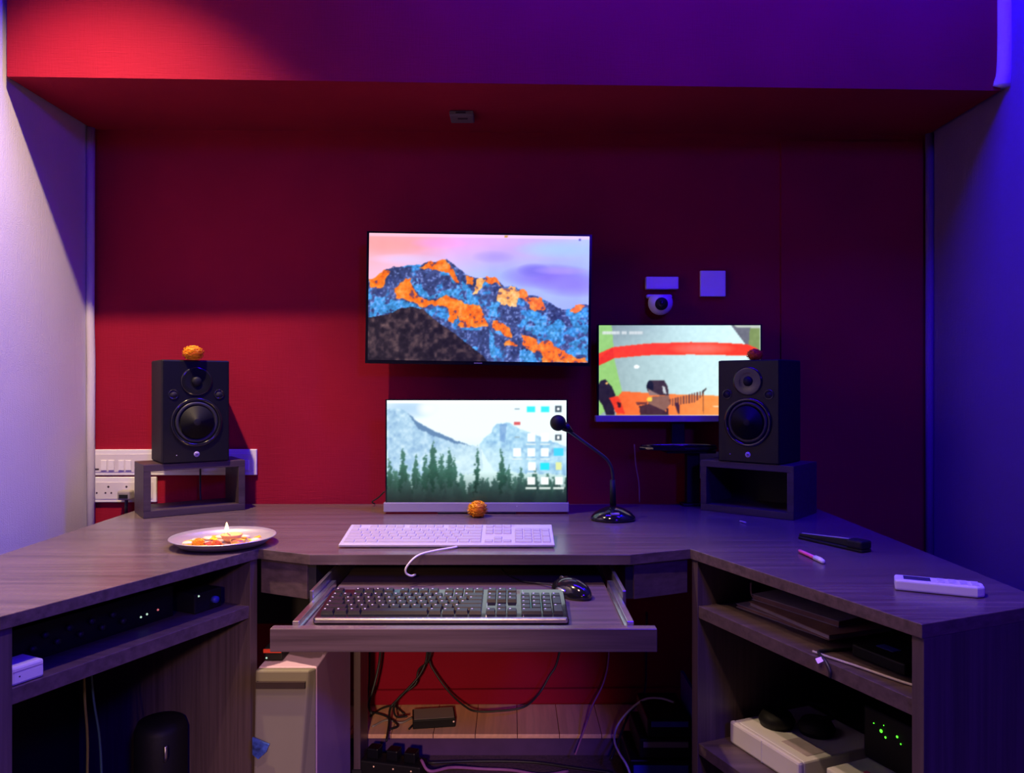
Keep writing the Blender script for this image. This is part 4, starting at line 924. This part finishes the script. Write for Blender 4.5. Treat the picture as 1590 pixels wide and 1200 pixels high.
part('body', G().box(0, .17, 0, .17, 0, .052), 'white', b2, bevel=.003)
part('label_sheet', G().box(.010, .060, -.001, .002, .006, .045), 'paper', b2)
part('seal', G().box(.04, .052, .05, .06, .052, .0528), 'pink', b2)
rt = on_right('router', 'black router with green lights at the back of the right cabinet', 'router', .345, .200, .3565)
part('case', G().box(-.06, .07, 0, .06, 0, .10), 'matte', rt, bevel=.004)
for x, z, r in ((-.035, .074, .0022), (-.018, .066, .0055), (-.008, .058, .0035), (-.012, .079, .0018), (.018, .070, .004), (.026, .060, .0025)): part('light', G().ball((x, -.001, z), r*.6, (1, .5, 1), 8, 6), 'led_g', rt)
# papers and cables on the upper right shelf
for k, (s, dp_, L_, w2, z0, h, a, m, lb) in enumerate(((.06, .075, .24, .17, .6005, .008, 4, 'paper', 'pale folder, lowest of the papers on the right shelf'), (.09, .085, .235, .15, .609, .010, -3, 'brown', 'brown notebook in the middle of the papers on the right shelf'), (.08, .100, .22, .14, .6195, .012, 6, 'paper', 'worn book on top of the papers on the right shelf'))):
    t = on_right('notebook', lb, 'papers', s, dp_, z0); t.rotation_euler.z += math.radians(a)
    part('cover', G().box(0, L_, 0, w2, 0, .0015).box(0, L_, 0, w2, h-.0017, h-.0002), m, t)
    part('pages', G().box(.002, L_-.002, .002, w2-.002, .0015, h-.0017), 'brown' if m == 'paper' else 'paper', t)
cable('brown cable looped over the notebooks on the right shelf', [W(1166, 905, 1.68), W(1168, 925, 1.66), W(1185, 936, 1.63), W(1215, 943, 1.60), W(1250, 956, 1.56), W(1285, 972, 1.53)], .0022, 'brown')
dk = on_right('dock', 'black slim device at the near end of the right upper shelf', 'device', .38, .070, .6005)
part('case', G().box(0, .11, 0, .11, 0, .020), 'matte', dk, bevel=.003)
part('top_badge', G().box(.025, .060, .03, .05, .0198, .0208), 'blue', dk)
def rs(s, dpt, z): v = Vector(RA)+rf*s+nr*dpt; return (v.x, v.y, z)
cable('black cable end lying over the edge of the right upper shelf', [rs(.36, .09, .603), rs(.35, .03, .604), rs(.365, .012, .604), rs(.385, .004, .602), rs(.40, .000, .590), rs(.40, .000, .578)], .003, 'rubber')
cable('grey cable lying along the near end of the right upper shelf', [rs(.345, .015, .603), rs(.38, .020, .603), rs(.43, .030, .603), rs(.50, .040, .603), rs(.54, .05, .603)], .0024, 'paper')
o = part('indicator_plug', G().cyl(rs(.372, -.002, .597), rs(.376, .006, .601), .0045, .004), 'led_p'); tag(o, 'tiny violet glowing plug on the edge of the right upper shelf', 'plug')

# cables behind the screens
cable('thin dark cable behind the left edge of the forest screen', [W(597, 763, 2.25), W(588, 772, 2.27), W(578, 779, 2.29), (-.41, 2.31, DT+.004)], .0022, 'rubber')
cable('thin pale brown cable hanging from the foot of the camera monitor', [W(985, 690, 2.29), W(987, 720, 2.30), W(992, 750, 2.30), W(993, 780, 2.30)], .0016, 'brown')
cable('thin black cable hanging behind the left speaker stand', [W(311, 700, 2.30), W(311, 740, 2.30), W(311, 765, 2.295), W(312, 779, 2.29)], .0028, 'rubber')
